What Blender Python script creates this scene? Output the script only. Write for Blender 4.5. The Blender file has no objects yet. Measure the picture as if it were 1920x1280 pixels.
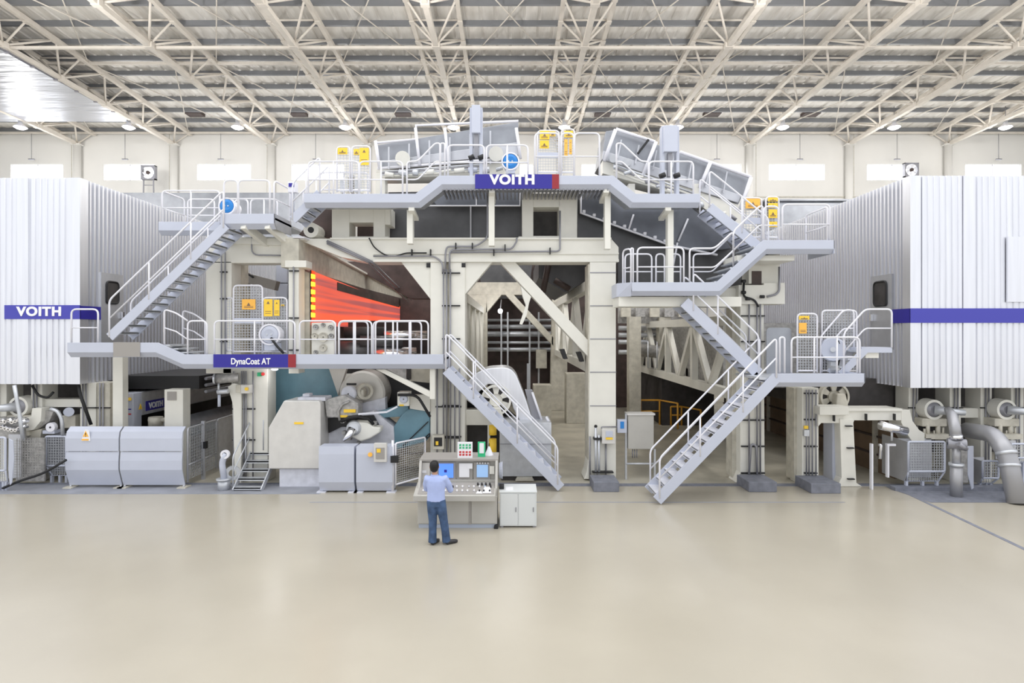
import bpy, bmesh, math, random
from mathutils import Vector, Matrix
random.seed(7)
# ---------------------------------------------------------------- camera, world, exposure
F, H, CX, HY = 1100.0, 4.3, 960.0, 622.0      # focal length in px of a 1920 wide frame, eye height, vanishing point
S = bpy.context.scene
C = S.collection
cam = bpy.data.objects.new('camera', bpy.data.cameras.new('camera')); C.objects.link(cam)
cam.location = (0, 0, H); cam.rotation_euler = (math.pi/2, 0, 0)
cam.data.sensor_width = 36; cam.data.lens = 36*F/1920
cam.data.shift_y = -(640-HY)/1920.0
cam.data.clip_end = 400
S.camera = cam
w = bpy.data.worlds.new('World'); S.world = w; w.use_nodes = True
nt = w.node_tree; nt.nodes.clear()
bg = nt.nodes.new('ShaderNodeBackground'); wo = nt.nodes.new('ShaderNodeOutputWorld')
bg.inputs['Color'].default_value = (0.95, 0.97, 1.0, 1); bg.inputs['Strength'].default_value = 1.0
nt.links.new(bg.outputs[0], wo.inputs[0])
S.view_settings.view_transform = 'Standard'; S.view_settings.look = 'None'
S.view_settings.exposure = 0.3; S.view_settings.gamma = 1
S.view_settings.use_curve_mapping = False
def light(name, loc, size, power, rot=(0, 0, 0), col=(1, .98, .95), sy=None):
    l = bpy.data.lights.new(name, 'AREA'); l.size = size; l.energy = power; l.color = col
    if sy: l.shape = 'RECTANGLE'; l.size_y = sy
    o = bpy.data.objects.new(name, l); C.objects.link(o); o.location = loc; o.rotation_euler = rot
    return o
# added unseen fill light above the operating aisle, in front of the camera
light('aisle_fill', (0, 10.5, 19.5), 60, 3300, (0, 0, 0), (1, .99, .97), 16)

def P(px, py, Y): return Vector(((px-CX)*Y/F, Y, H-(py-HY)*Y/F))
def XX(px, Y): return (px-CX)*Y/F
def ZZ(py, Y): return H-(py-HY)*Y/F
ORD = ['first', 'second', 'third', 'fourth', 'fifth', 'sixth', 'seventh', 'eighth', 'ninth', 'tenth', 'eleventh', 'twelfth', 'thirteenth', 'fourteenth', 'fifteenth', 'sixteenth', 'seventeenth', 'eighteenth', 'nineteenth', 'twentieth']

# ---------------------------------------------------------------- materials
M = {}
def mat(name, col, rough=.5, metal=0, spec=.5, noise=0, nscale=6, emis=None, es=0, bump=0, coat=0, streak=None, alpha=1):
    m = bpy.data.materials.new(name); m.use_nodes = True
    n = m.node_tree.nodes; b = n['Principled BSDF']; L = m.node_tree.links
    b.inputs['Base Color'].default_value = (*col, 1); b.inputs['Roughness'].default_value = rough
    b.inputs['Metallic'].default_value = metal; b.inputs['Specular IOR Level'].default_value = spec
    b.inputs['Coat Weight'].default_value = coat; b.inputs['Coat Roughness'].default_value = .15
    if noise or bump or streak:
        tc = n.new('ShaderNodeTexCoord'); nz = n.new('ShaderNodeTexNoise'); nz.inputs['Scale'].default_value = nscale
        nz.inputs['Detail'].default_value = 5
        if streak:
            mp = n.new('ShaderNodeMapping'); mp.inputs['Scale'].default_value = streak
            L.new(tc.outputs['Object'], mp.inputs['Vector']); L.new(mp.outputs[0], nz.inputs['Vector'])
        else: L.new(tc.outputs['Object'], nz.inputs['Vector'])
        if noise:
            r = n.new('ShaderNodeValToRGB'); r.color_ramp.elements[0].position = .3; r.color_ramp.elements[1].position = .7
            r.color_ramp.elements[0].color = (*[max(0, c*(1-noise)) for c in col], 1)
            r.color_ramp.elements[1].color = (*[min(1, c*(1+noise*.5)) for c in col], 1)
            L.new(nz.outputs['Fac'], r.inputs[0]); L.new(r.outputs[0], b.inputs['Base Color'])
        if bump:
            bp = n.new('ShaderNodeBump'); bp.inputs['Strength'].default_value = bump; bp.inputs['Distance'].default_value = .02
            L.new(nz.outputs['Fac'], bp.inputs['Height']); L.new(bp.outputs[0], b.inputs['Normal'])
    if emis:
        b.inputs['Emission Color'].default_value = (*emis, 1); b.inputs['Emission Strength'].default_value = es
    b.inputs['Alpha'].default_value = alpha
    M[name] = m; return m
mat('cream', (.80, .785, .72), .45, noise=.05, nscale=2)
mat('cream_dirt_shade', (.60, .57, .49), .55, noise=.2, nscale=4)  # also carries shade as colour: rear portal, column sides, one hood post
mat('lavender', (.54, .57, .67), .4, noise=.03, nscale=2)
mat('rail_white', (.80, .80, .86), .35)
mat('galv', (.62, .64, .68), .4, .5, noise=.12, nscale=5)
mat('stainless', (.70, .685, .66), .42, .25, noise=.08, nscale=3)
mat('chrome', (.85, .85, .88), .15, .95)
mat('alu', (.80, .81, .86), .33, .75, noise=.06, nscale=3, streak=(3, 3, .15))
mat('alu_flat', (.55, .56, .60), .4, .6, noise=.08, nscale=3)
mat('hood_mid', (.15, .16, .185), .35, .4, noise=.2, nscale=2)
mat('hood_grey', (.33, .345, .38), .35, .5, noise=.15, nscale=2)
mat('hood_dark', (.10, .10, .105), .4, .3, noise=.3, nscale=1.5)
mat('black', (.012, .012, .014), .5)
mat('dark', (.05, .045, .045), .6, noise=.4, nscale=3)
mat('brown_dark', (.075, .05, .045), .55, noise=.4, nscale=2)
mat('brown_wood', (.22, .15, .10), .5, noise=.25, nscale=2)
mat('blue_sign', (.026, .020, .29), .4)
mat('blue_stripe', (.06, .06, .42), .4)
mat('red_sign', (.30, .02, .03), .4)
mat('letter_white', (.9, .9, .92), .4)
mat('yellow', (.95, .62, .05), .45)
mat('orange_yellow', (.95, .50, .08), .45)
mat('motor_blue', (.02, .22, .62), .35)
mat('teal', (.17, .32, .40), .35, noise=.18, nscale=1.5)
mat('roll_grey', (.60, .58, .54), .35, .2, noise=.08, nscale=2)
mat('machine_grey', (.45, .44, .43), .45, .3, noise=.35, nscale=9)
mat('white_splash', (.70, .71, .78), .5, noise=.14, nscale=5)
mat('pipe_grey', (.40, .40, .42), .4, .4)
mat('conduit', (.30, .30, .33), .4, .4)
mat('orange_rail', (.75, .38, .05), .5)
mat('concrete_block', (.20, .21, .25), .7, noise=.2, nscale=6)
mat('red', (.65, .03, .03), .4)
mat('green', (.03, .50, .22), .4)
mat('paper', (.85, .85, .88), .6)
mat('screen_blue', (.05, .12, .5), .3, emis=(.10, .25, .85), es=.9)
mat('screen_pale', (.2, .3, .45), .3, emis=(.25, .42, .7), es=.6)
mat('console', (.50, .485, .45), .45, .1, noise=.05, nscale=3)
mat('console_dark', (.34, .32, .30), .45)
mat('cabinet', (.66, .68, .68), .4)
mat('steel_floor', (.30, .31, .35), .5, noise=.2, nscale=2)
mat('plinth', (.45, .50, .60), .5)
mat('shirt', (.42, .50, .80), .8, noise=.06, nscale=8)
mat('jeans', (.055, .10, .20), .85, noise=.45, nscale=7)
mat('skin', (.50, .28, .19), .5)
mat('hair', (.006, .005, .005), .6)
mat('shoe', (.02, .02, .025), .35)
mat('truss', (.76, .71, .64), .5, noise=.08, nscale=2)
mat('purlin', (.24, .25, .27), .45, .3)
mat('wall', (.83, .82, .79), .7, noise=.03, nscale=.5)
mat('window_glow', (1, 1, 1), .5, emis=(.95, .97, 1), es=4)
mat('lamp_glow', (1, 1, 1), .5, emis=(1, .97, .98), es=9)
mat('hot_yellow', (.9, .5, .05), .5, emis=(1, .50, .02), es=1.6)
mat('hot_red', (.5, .05, .02), .5, emis=(.75, .06, .01), es=.9)
mat('rubber', (.03, .03, .035), .6)

def node_mat(name):
    m = bpy.data.materials.new(name); m.use_nodes = True; M[name] = m
    return m, m.node_tree.nodes, m.node_tree.links, m.node_tree.nodes['Principled BSDF']
# epoxy floor
m, n, L, b = node_mat('floor')
tc = n.new('ShaderNodeTexCoord'); nz = n.new('ShaderNodeTexNoise'); nz.inputs['Scale'].default_value = .35; nz.inputs['Detail'].default_value = 6
L.new(tc.outputs['Object'], nz.inputs['Vector'])
r = n.new('ShaderNodeValToRGB'); r.color_ramp.elements[0].position = .35; r.color_ramp.elements[1].position = .68
r.color_ramp.elements[0].color = (.43, .395, .325, 1); r.color_ramp.elements[1].color = (.475, .437, .362, 1)
L.new(nz.outputs['Fac'], r.inputs[0]); L.new(r.outputs[0], b.inputs['Base Color'])
b.inputs['Roughness'].default_value = .24; b.inputs['Specular IOR Level'].default_value = .6
# machine hall concrete
m, n, L, b = node_mat('concrete')
tc = n.new('ShaderNodeTexCoord'); nz = n.new('ShaderNodeTexNoise'); nz.inputs['Scale'].default_value = .8; nz.inputs['Detail'].default_value = 8
L.new(tc.outputs['Object'], nz.inputs['Vector'])
r = n.new('ShaderNodeValToRGB'); r.color_ramp.elements[0].position = .3; r.color_ramp.elements[1].position = .7
r.color_ramp.elements[0].color = (.36, .34, .28, 1); r.color_ramp.elements[1].color = (.64, .60, .50, 1)
L.new(nz.outputs['Fac'], r.inputs[0]); L.new(r.outputs[0], b.inputs['Base Color']); b.inputs['Roughness'].default_value = .3
# web in the infra-red dryer: burner glow and cooler bands put into its emission
m, n, L, b = node_mat('infrared')
tc = n.new('ShaderNodeTexCoord'); mp = n.new('ShaderNodeMapping'); mp.inputs['Scale'].default_value = (.1, .022, 1.7)
nz = n.new('ShaderNodeTexNoise'); nz.inputs['Scale'].default_value = 1.6; nz.inputs['Detail'].default_value = 3
L.new(tc.outputs['Object'], mp.inputs['Vector']); L.new(mp.outputs[0], nz.inputs['Vector'])
r = n.new('ShaderNodeValToRGB'); e = r.color_ramp.elements
e[0].position = .42; e[0].color = (.22, .05, .06, 1); e[1].position = .56; e[1].color = (.80, .085, .028, 1)
L.new(nz.outputs['Fac'], r.inputs[0]); L.new(r.outputs[0], b.inputs['Emission Color']); b.inputs['Emission Strength'].default_value = 1.0
b.inputs['Base Color'].default_value = (.4, .1, .07, 1); b.inputs['Roughness'].default_value = .5
# insulated foil ceiling
m, n, L, b = node_mat('foil')
tc = n.new('ShaderNodeTexCoord'); mp = n.new('ShaderNodeMapping'); mp.inputs['Scale'].default_value = (.25, 1.6, 1)
nz = n.new('ShaderNodeTexNoise'); nz.inputs['Scale'].default_value = 1.2; nz.inputs['Detail'].default_value = 4
L.new(tc.outputs['Object'], mp.inputs['Vector']); L.new(mp.outputs[0], nz.inputs['Vector'])
bp = n.new('ShaderNodeBump'); bp.inputs['Strength'].default_value = .35; bp.inputs['Distance'].default_value = .3
L.new(nz.outputs['Fac'], bp.inputs['Height']); L.new(bp.outputs[0], b.inputs['Normal'])
b.inputs['Base Color'].default_value = (.62, .64, .70, 1); b.inputs['Metallic'].default_value = .7; b.inputs['Roughness'].default_value = .3
# roof sheet with crinkled foil insulation
m, n, L, b = node_mat('roof_sheet')
tc = n.new('ShaderNodeTexCoord'); mp = n.new('ShaderNodeMapping'); mp.inputs['Scale'].default_value = (2.2, .35, 1)
nz = n.new('ShaderNodeTexNoise'); nz.inputs['Scale'].default_value = 1.4; nz.inputs['Detail'].default_value = 6
L.new(tc.outputs['Object'], mp.inputs['Vector']); L.new(mp.outputs[0], nz.inputs['Vector'])
r = n.new('ShaderNodeValToRGB'); r.color_ramp.elements[0].position = .3; r.color_ramp.elements[1].position = .7
r.color_ramp.elements[0].color = (.74, .71, .66, 1); r.color_ramp.elements[1].color = (.95, .93, .89, 1)
bp = n.new('ShaderNodeBump'); bp.inputs['Strength'].default_value = .5; bp.inputs['Distance'].default_value = .2
L.new(nz.outputs['Fac'], bp.inputs['Height']); L.new(bp.outputs[0], b.inputs['Normal'])
L.new(nz.outputs['Fac'], r.inputs[0]); L.new(r.outputs[0], b.inputs['Base Color']); b.inputs['Roughness'].default_value = .45; b.inputs['Metallic'].default_value = .1

# ---------------------------------------------------------------- mesh builder
class MB:
    def __init__(s): s.v = []; s.f = []; s.sm = []
    def add(s, vs, fs, smooth=False):
        k = len(s.v); s.v += [tuple(v) for v in vs]
        for f in fs: s.f.append([i+k for i in f]); s.sm.append(smooth)
        return s
    def box(s, x0, x1, y0, y1, z0, z1):
        x0, x1 = sorted((x0, x1)); y0, y1 = sorted((y0, y1)); z0, z1 = sorted((z0, z1))
        return s.add([(x0,y0,z0),(x1,y0,z0),(x1,y1,z0),(x0,y1,z0),(x0,y0,z1),(x1,y0,z1),(x1,y1,z1),(x0,y1,z1)],
                     [(3,2,1,0),(4,5,6,7),(0,1,5,4),(1,2,6,5),(2,3,7,6),(3,0,4,7)])
    def bar(s, p, q, w, h, up=(0, 0, 1)):
        p = Vector(p); q = Vector(q); d = (q-p).normalized(); up = Vector(up)
        if abs(d.dot(up)) > .98: up = Vector((0, 1, 0))
        a = d.cross(up).normalized(); u = a.cross(d).normalized(); a *= w/2; u *= h/2
        return s.add([p-a-u, p+a-u, p+a+u, p-a+u, q-a-u, q+a-u, q+a+u, q-a+u],
                     [(3,2,1,0),(4,5,6,7),(0,1,5,4),(1,2,6,5),(2,3,7,6),(3,0,4,7)])
    def prism(s, poly, Y0, Y1):              # polygon of (x, z) extruded along y
        n = len(poly)
        ar = sum(poly[i][0]*poly[(i+1) % n][1]-poly[(i+1) % n][0]*poly[i][1] for i in range(n))
        if ar < 0: poly = poly[::-1]
        vs = [(x, Y0, z) for x, z in poly]+[(x, Y1, z) for x, z in poly]
        return s.add(vs, [tuple(range(n)), tuple(range(2*n-1, n-1, -1))]+[(i+n, (i+1) % n+n, (i+1) % n, i) for i in range(n)])
    def slab(s, pts, Y, t):                  # outline given at depth Y, real thickness t away from us
        return s.prism([(XX(a, Y), ZZ(b, Y)) for a, b in pts], Y, Y+t)
    def prism_x(s, poly, X0, X1):            # polygon of (y, z) extruded along x
        n = len(poly)
        vs = [(X0, y, z) for y, z in poly]+[(X1, y, z) for y, z in poly]
        return s.add(vs, [tuple(range(n-1, -1, -1)), tuple(range(n, 2*n))]+[(i, (i+1) % n, (i+1) % n+n, i+n) for i in range(n)])
    def tube(s, pts, r, n=8, rr=None, cap=True):
        pts = [Vector(p) for p in pts]
        N = len(pts); rings = []
        t0 = (pts[1]-pts[0]).normalized()
        a = t0.cross(Vector((0, 0, 1)))
        if a.length < .05: a = t0.cross(Vector((0, 1, 0)))
        a.normalize()
        for i, p in enumerate(pts):
            if i == 0: t = t0; sc = 1
            elif i == N-1: t = (pts[-1]-pts[-2]).normalized(); sc = 1
            else:
                t1 = (p-pts[i-1]).normalized(); t2 = (pts[i+1]-p).normalized(); t = (t1+t2)
                if t.length < .01: t = t1
                t.normalize(); sc = 1
            a = a-t*a.dot(t)
            if a.length < 1e-4: a = t.cross(Vector((1, 0, 0)))
            a.normalize(); b = t.cross(a); R = (rr[i] if rr else r)*sc
            rings.append([p+a*math.cos(2*math.pi*k/n)*R+b*math.sin(2*math.pi*k/n)*R for k in range(n)])
        vs = [v for rg in rings for v in rg]; fs = []
        for i in range(N-1):
            for k in range(n):
                fs.append((i*n+k, i*n+(k+1) % n, (i+1)*n+(k+1) % n, (i+1)*n+k))
        s.add(vs, fs, True)
        if cap:
            k0 = len(s.v)-len(vs)
            s.f.append([k0+k for k in range(n-1, -1, -1)]); s.sm.append(False)
            s.f.append([k0+(N-1)*n+k for k in range(n)]); s.sm.append(False)
        return s
    def cyl(s, p, q, r, n=20, r2=None): return s.tube([p, q], r, n, [r, r if r2 is None else r2])
    def lathe(s, prof, org, axis, n=24):     # prof: (distance along axis, radius)
        org = Vector(org); ax = Vector(axis).normalized()
        a = ax.cross(Vector((0, 0, 1)))
        if a.length < .1: a = ax.cross(Vector((1, 0, 0)))
        a.normalize(); b = ax.cross(a); vs = []; fs = []
        for d, r in prof:
            for k in range(n):
                t = 2*math.pi*k/n; vs.append(org+ax*d+(a*math.cos(t)+b*math.sin(t))*max(r, 1e-4))
        for i in range(len(prof)-1):
            for k in range(n): fs.append((i*n+k, i*n+(k+1) % n, (i+1)*n+(k+1) % n, (i+1)*n+k))
        return s.add(vs, fs, len(prof) > 99)
    def sphere(s, c, r, n=12, sx=1, sy=1, sz=1):
        vs = []; fs = []; m_ = n//2
        for i in range(m_+1):
            t = math.pi*i/m_
            for k in range(n):
                u = 2*math.pi*k/n
                vs.append((c[0]+r*sx*math.sin(t)*math.cos(u), c[1]+r*sy*math.sin(t)*math.sin(u), c[2]+r*sz*math.cos(t)))
        for i in range(m_):
            for k in range(n): fs.append((i*n+k, (i+1)*n+k, (i+1)*n+(k+1) % n, i*n+(k+1) % n))
        return s.add(vs, fs, True)
    def build(s, name, material, parent=None, label=None, bevel=0, kind=None):
        me = bpy.data.meshes.new(name)
        off = Vector((0, 0, 0)); q = parent
        while q: off += q.location; q = q.parent
        me.from_pydata([tuple(Vector(v)-off) for v in s.v], [], s.f)
        me.polygons.foreach_set('use_smooth', s.sm)
        me.materials.append(M[material] if isinstance(material, str) else material)
        me.update()
        o = bpy.data.objects.new(name, me); C.objects.link(o)
        if parent: o.parent = parent
        if label: o['label'] = label
        if kind: o['kind'] = kind
        if bevel:
            bv = o.modifiers.new('bevel', 'BEVEL'); bv.width = bevel; bv.segments = 2; bv.limit_method = 'ANGLE'
        return o
def tag(o, label, cat, group=None, kind=None):
    o['label'] = label; o['category'] = cat
    if group: o['group'] = group
    if kind: o['kind'] = kind
    return o
def thing(name, label, cat, loc=(0, 0, 0), group=None, kind=None):
    o = bpy.data.objects.new(name, None); C.objects.link(o); o.location = loc; o.empty_display_size = .2
    bpy.context.view_layer.update
    return tag(o, label, cat, group, kind)
def struct(name, mb, material, parent=None, bevel=0):
    o = mb.build(name, material, parent, bevel=bevel)
    if not parent: o['kind'] = 'structure'
    return o
def dup(root, loc, label=None, parent=None):
    r = root.copy(); C.objects.link(r); r.location = loc
    if parent: r.parent = parent
    if label: r['label'] = label
    for ch in list(root.children):
        c = ch.copy(); C.objects.link(c); c.parent = r
        for g in ch.children:
            d = g.copy(); C.objects.link(d); d.parent = c
    return r
def arc(pts, r=.12, k=4):                     # round the corners of a polyline
    pts = [Vector(p) for p in pts]; out = [pts[0]]
    for i in range(1, len(pts)-1):
        p = pts[i]; a = pts[i-1]-p; b = pts[i+1]-p
        d = min(r, a.length*.45, b.length*.45); a = p+a.normalized()*d; b = p+b.normalized()*d
        for j in range(k+1):
            t = j/k; out.append(a*(1-t)**2+p*2*t*(1-t)+b*t*t)
    out.append(pts[-1]); return out
def lettering(text, size, loc, parent, material='letter_white', rot=(math.pi/2, 0, 0), depth=.008, bold=.02, name='lettering', align='CENTER', spacing=1.0, sx=1.0):
    cu = bpy.data.curves.new('lettering', 'FONT'); cu.body = text; cu.size = size; cu.extrude = depth; cu.offset = bold*size
    cu.align_x = align; cu.align_y = 'CENTER'; cu.space_character = spacing
    t = bpy.data.objects.new('tmp', cu); C.objects.link(t)
    bpy.context.view_layer.update()
    me = bpy.data.meshes.new_from_object(t.evaluated_get(bpy.context.evaluated_depsgraph_get()))
    bpy.data.objects.remove(t)
    for v in me.vertices: v.co.x *= sx
    me.materials.clear(); me.materials.append(M[material])
    o = bpy.data.objects.new(name, me); C.objects.link(o)
    off = Vector((0, 0, 0)); q = parent
    while q: off += q.location; q = q.parent
    o.location = Vector(loc)-off; o.rotation_euler = rot; o.parent = parent
    return o
# ================================================================ THE HALL
YW = 45.0
BAY = 7.5
struct('floor', MB().box(-60, 60, -12, 16.62, -.2, 0), 'floor')
struct('floor_machine_bay', MB().box(-60, 60, 16.62, YW+1, -.2, 0), 'concrete')
# painted / steel strips let into the floor
struct('trim_1', MB().prism([(0,0),(1,0),(1,1)], 0, 0) if False else MB().box(-60, XX(600, 15.6), 15.55, 16.6, .0, .004), 'steel_floor')
struct('trim_2', MB().box(XX(600, 15.6), 8.4, 14.78, 14.84, .0, .003), 'steel_floor')
tri = MB()
pts = [P(1680, 920, 4730/(920-622)), P(1745, 942, 4730/(942-622))]
x0, y0 = pts[0].x, pts[0].y; x1, y1 = pts[1].x, pts[1].y
tri.add([(x0, y0, .004), (x1, y1, .004), (60, y1, .004), (60, 16.6, .004), (x0, 16.6, .004)], [(0, 1, 2, 3, 4)])
struct('trim_3', tri, 'concrete_block')
a = P(1697, 923, 4730/(923-622)); b_ = P(1935, 1036, 4730/(1036-622))
struct('trim_4', MB().bar((a.x, a.y, .002), (b_.x, b_.y, .002), .10, .006), 'concrete_block')
struct('trim_5', MB().box(-3.2, 10.4, 16.35, 16.62, 0, .012), 'concrete_block')
# back wall with window openings
zw = ZZ(248, YW)
wins = [(20, 118), (195, 290), (370, 470), (547, 645), (724, 822), (900, 1000), (1090, 1190), (1290, 1390), (1442, 1546), (1626, 1722), (1810, 1915)]
wz0, wz1 = ZZ(338, YW), ZZ(308, YW)
wb = MB(); wb.box(-60, 60, YW, YW+.3, 0, wz0); wb.box(-60, 60, YW, YW+.3, wz1, zw+2.5)
xs = [-60]
for a, b_ in wins: xs += [XX(a, YW), XX(b_, YW)]
xs.append(60)
for i in range(0, len(xs), 2): wb.box(xs[i], xs[i+1], YW, YW+.3, wz0, wz1)
struct('wall_back', wb, 'wall')
for i, (a, b_) in enumerate(wins):
    x0, x1 = XX(a, YW), XX(b_, YW)
    o = struct('window_%d' % (i+1), MB().box(x0, x1, YW+.18, YW+.22, wz0, wz1), 'window_glow')
    fr = MB(); fr.box(x0, x1, YW+.1, YW+.17, wz0, wz0+.05); fr.box(x0, x1, YW+.1, YW+.17, wz1-.05, wz1); 
    for k in range(3): fr.box(x0+(x1-x0)*k/2-.03, x0+(x1-x0)*k/2+.03, YW+.1, YW+.17, wz0, wz1)
    fr.build('window_frame', 'rail_white', o)
# panel joints of the back wall and the ledge
jn = MB()
for k in range(-8, 9): jn.box(k*BAY/1+3.72-.02, k*BAY+3.72+.02, YW-.012, YW, 12.5, zw)
jn.box(-60, 60, YW-.05, YW, 14.6, 14.68)
struct('trim_6', jn, 'cream_dirt_shade')
# wall columns
cols = [(-33.6, 0), (-26.0, 0), (-18.4, 0), (-11.0, 0), (-3.7, 0), (3.6, 0), (11.1, 0), (18.4, 0), (25.9, 0), (33.6, 0)]
TX = [(150-960)*YW/F, (330-960)*YW/F, (511-960)*YW/F, (690-960)*YW/F, (866-960)*YW/F, (1050-960)*YW/F, (1228-960)*YW/F, (1403-960)*YW/F, (1588-960)*YW/F, (1773-960)*YW/F, (1958-960)*YW/F]
TX.insert(0, TX[0]-BAY)
zb = ZZ(275, YW)
for i, x in enumerate(TX):
    c = MB(); c.cyl((x, YW-.28, 0), (x, YW-.28, zb), .26, 20); c.box(x-.35, x+.35, YW-.6, YW-.01, zb, zb+.08)
    o = c.build('wall_column', 'wall'); tag(o, 'round cream wall column, %s from the left along the back wall' % ORD[i], 'column', 'columns along the back wall')
# roof sheeting, slopes up towards us
zr0 = zw+.22; sl = .043*1
def zroof(Y): return zr0+(YW-Y)*sl
rb = MB(); n = 1
YR = 17.0
# shallow trapezoid ribs running away from us
xx = -60; vs = []; prof = []
while xx < 60:
    prof += [(xx, 0), (xx+.55, 0), (xx+.60, .05), (xx+.70, .05)]; xx += .75
vs = [(x, YR, zroof(YR)+h) for x, h in prof]+[(x, YW+.3, zroof(YW+.3)+h) for x, h in prof]
k = len(prof)
rb.add(vs, [(i, i+1, i+1+k, i+k) for i in range(k-1)])
struct('ceiling', rb, 'roof_sheet')
# purlins
pys = [245, 230, 210, 190, 175, 160, 140, 113, 82, 47, 10]
Ys = []
Y = YW-.35; i = 0
while Y > 19.5:
    z = zroof(Y)
    pb = MB(); pb.box(-60, 60, Y-.04, Y+.04, z-.26, z-.02); pb.box(-60, 60, Y-.04, Y+.10, z-.28, z-.26)
    o = pb.build('roof_purlin', 'purlin'); tag(o, 'dark grey steel roof purlin, %s counted from the back wall' % ORD[min(i, 19)], 'purlin', 'purlins under the roof')
    Y -= 1.78; i += 1
# triangular trusses running from the back wall towards us
tw = 1.22
def zt(Y): return zroof(Y)-.40
def zbt(Y): return zb+.12+(YW-Y)*.012
step = 3.75
def make_truss():
    root = thing('roof_truss', '', 'truss', (0, YW, zb))
    for s in (-1, 1):
        c = MB(); c.bar((s*tw, YW-.1, zt(YW)), (s*tw, YR, zt(YR)), .20, .26); k = 0
        while YW-.3-k*step/2 > YR+1:
            y = YW-.3-k*step/2; c.box(s*tw-.13, s*tw+.13, y-.16, y+.16, zt(y)-.16, zt(y)-.12); k += 1
        c.build('top_chord', 'truss', root)
    c = MB(); c.bar((0, YW-.3, zbt(YW)), (0, YR, zbt(YR)), .26, .24)
    k = 0
    while YW-.3-k*step > YR:
        y = YW-.3-k*step; c.box(-.2, .2, y-.14, y+.14, zbt(y)-.14, zbt(y)+.16); k += 1
    c.build('bottom_chord', 'truss', root)
    wbm = MB(); k = 0
    while True:
        yb = YW-.3-k*step; yt = yb+step/2-.0 if k else YW-.15; yt2 = yb-step/2
        if yb < YR+1: break
        for s in (-1, 1):
            wbm.tube([(0, yb, zbt(yb)), (s*tw, yb, zt(yb))], .055, 6)
            if k: wbm.tube([(0, yb, zbt(yb)), (s*tw, yt, zt(yt))], .06, 6)
            if yt2 > YR: wbm.tube([(0, yb, zbt(yb)), (s*tw, yt2, zt(yt2))], .06, 6)
        for yy in (yb, yt2):
            if yy > YR: wbm.tube([(-tw, yy, zt(yy)), (tw, yy, zt(yy))], .05, 6)
        k += 1
    wbm.build('web_member', 'truss', root)
    return root
tr = make_truss()
for i, x in enumerate(TX):
    lab = 'white triangular steel roof truss, %s from the left' % ORD[i]
    if i == 0: tr.location.x = x; tr['label'] = lab; tr['group'] = 'roof trusses'
    else: dup(tr, (x, YW, zb), lab)
# longitudinal ties and rod bracing between the trusses
tie = MB()
k = 0
for Yt, lo in ((YW-.5, 0), (30.0, 1), (34.0, 0), (24.4, 1)):
    tb = MB(); z = zbt(Yt)+.02 if lo else zt(Yt)-.05
    tb.bar((-60, Yt, z), (60, Yt, z), .13, .13)
    o = tb.build('tie_beam', 'truss')
    tag(o, ['long white tie beam along the top of the back wall', 'white tie beam linking the truss bottom chords mid roof', 'white tie beam linking the truss top chords mid roof', 'white tie beam at the front edge of the ceiling'][k], 'beam', 'tie beams across the trusses'); k += 1
for i in range(len(TX)-1):
    xa, xb = TX[i]+tw, TX[i+1]-tw
    rb = MB()
    for (ya, yb) in ((YW-.5, 34.0), (34.0, 24.4)):
        rb.tube([(xa, ya, zt(ya)-.02), (xb, yb, zt(yb)-.02)], .032, 6)
        rb.tube([(xb, ya, zt(ya)-.08), (xa, yb, zt(yb)-.08)], .032, 6)
    o = rb.build('cross_bracing', 'truss'); tag(o, 'thin crossed bracing rods in the %s roof bay from the left' % ORD[i], 'bracing', 'rod bracing between the trusses')
# small smoke vents showing dark in the roof
for i, px in enumerate((365, 560, 755, 1130, 1335, 1520)):
    Yv = 41.8; x = XX(px, Yv)
    v = MB(); v.box(x-.55, x+.55, Yv-.4, Yv+.4, zroof(Yv)-.22, zroof(Yv)-.01)
    o = v.build('roof_vent', 'brown_dark'); tag(o, 'small dark square roof vent, %s from the left' % ORD[i], 'vent', 'roof vents near the back wall')
# foil lined lower ceiling on the far left
fx = XX(215, 40.3) if False else TX[2]-.15
fb = MB(); Yf0, Yf1 = 26.0, 39.9; zf = ZZ(228, Yf1)
fb.box(-60, fx, Yf0, Yf1, zf, zf+.12)
o = fb.build('trim_7', 'foil'); o['kind'] = 'structure'
fl = MB(); fl.tube([(fx+.05, Yf0, zf+.1), (fx+.05, Yf1+3, zf+.1)], .07, 8)
for k in range(9): fl.box(fx-.05, fx+.15, Yf0+.8+k*1.6, Yf0+.9+k*1.6, zf-.05, zf+.22)
o = fl.build('gutter_pipe', 'conduit'); tag(o, 'pipe clipped along the edge of the silver foil ceiling', 'pipe')
# high bay lamps
YL = 39.9
lx = [-33.8, -26.4, -18.95, -11.43, -4.0, 3.56, 11.6, 18.9, 26.6, 34.4]
lz = [237, 237, 235, 237, 237, 237, 238, 232, 230, 228]
def make_lamp():
    r = thing('high_bay_lamp', '', 'lamp', (0, YL, 0))
    r.location.z = ZZ(237, YL)
    z = ZZ(237, YL)
    MB().cyl((0, YL, z+.45), (0, YL, zt(YL)), .02, 6).build('suspension_rod', 'conduit', r)
    MB().lathe([(0, .05), (0, .13), (.25, .13), (.3, .06)], (0, YL, z+.22), (0, 0, 1), 14).build('ballast_housing', 'galv', r)
    MB().lathe([(.30, .10), (.22, .16), (0, .40), (-.02, .40), (.18, .14)], (0, YL, z-.05), (0, 0, 1), 20).build('lamp_shade', 'rail_white', r)
    g = MB().sphere((0, YL, z-.06), .34, 14, 1, 1, .45).build('bulb', 'lamp_glow', r)
    return r
lp = make_lamp()
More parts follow.
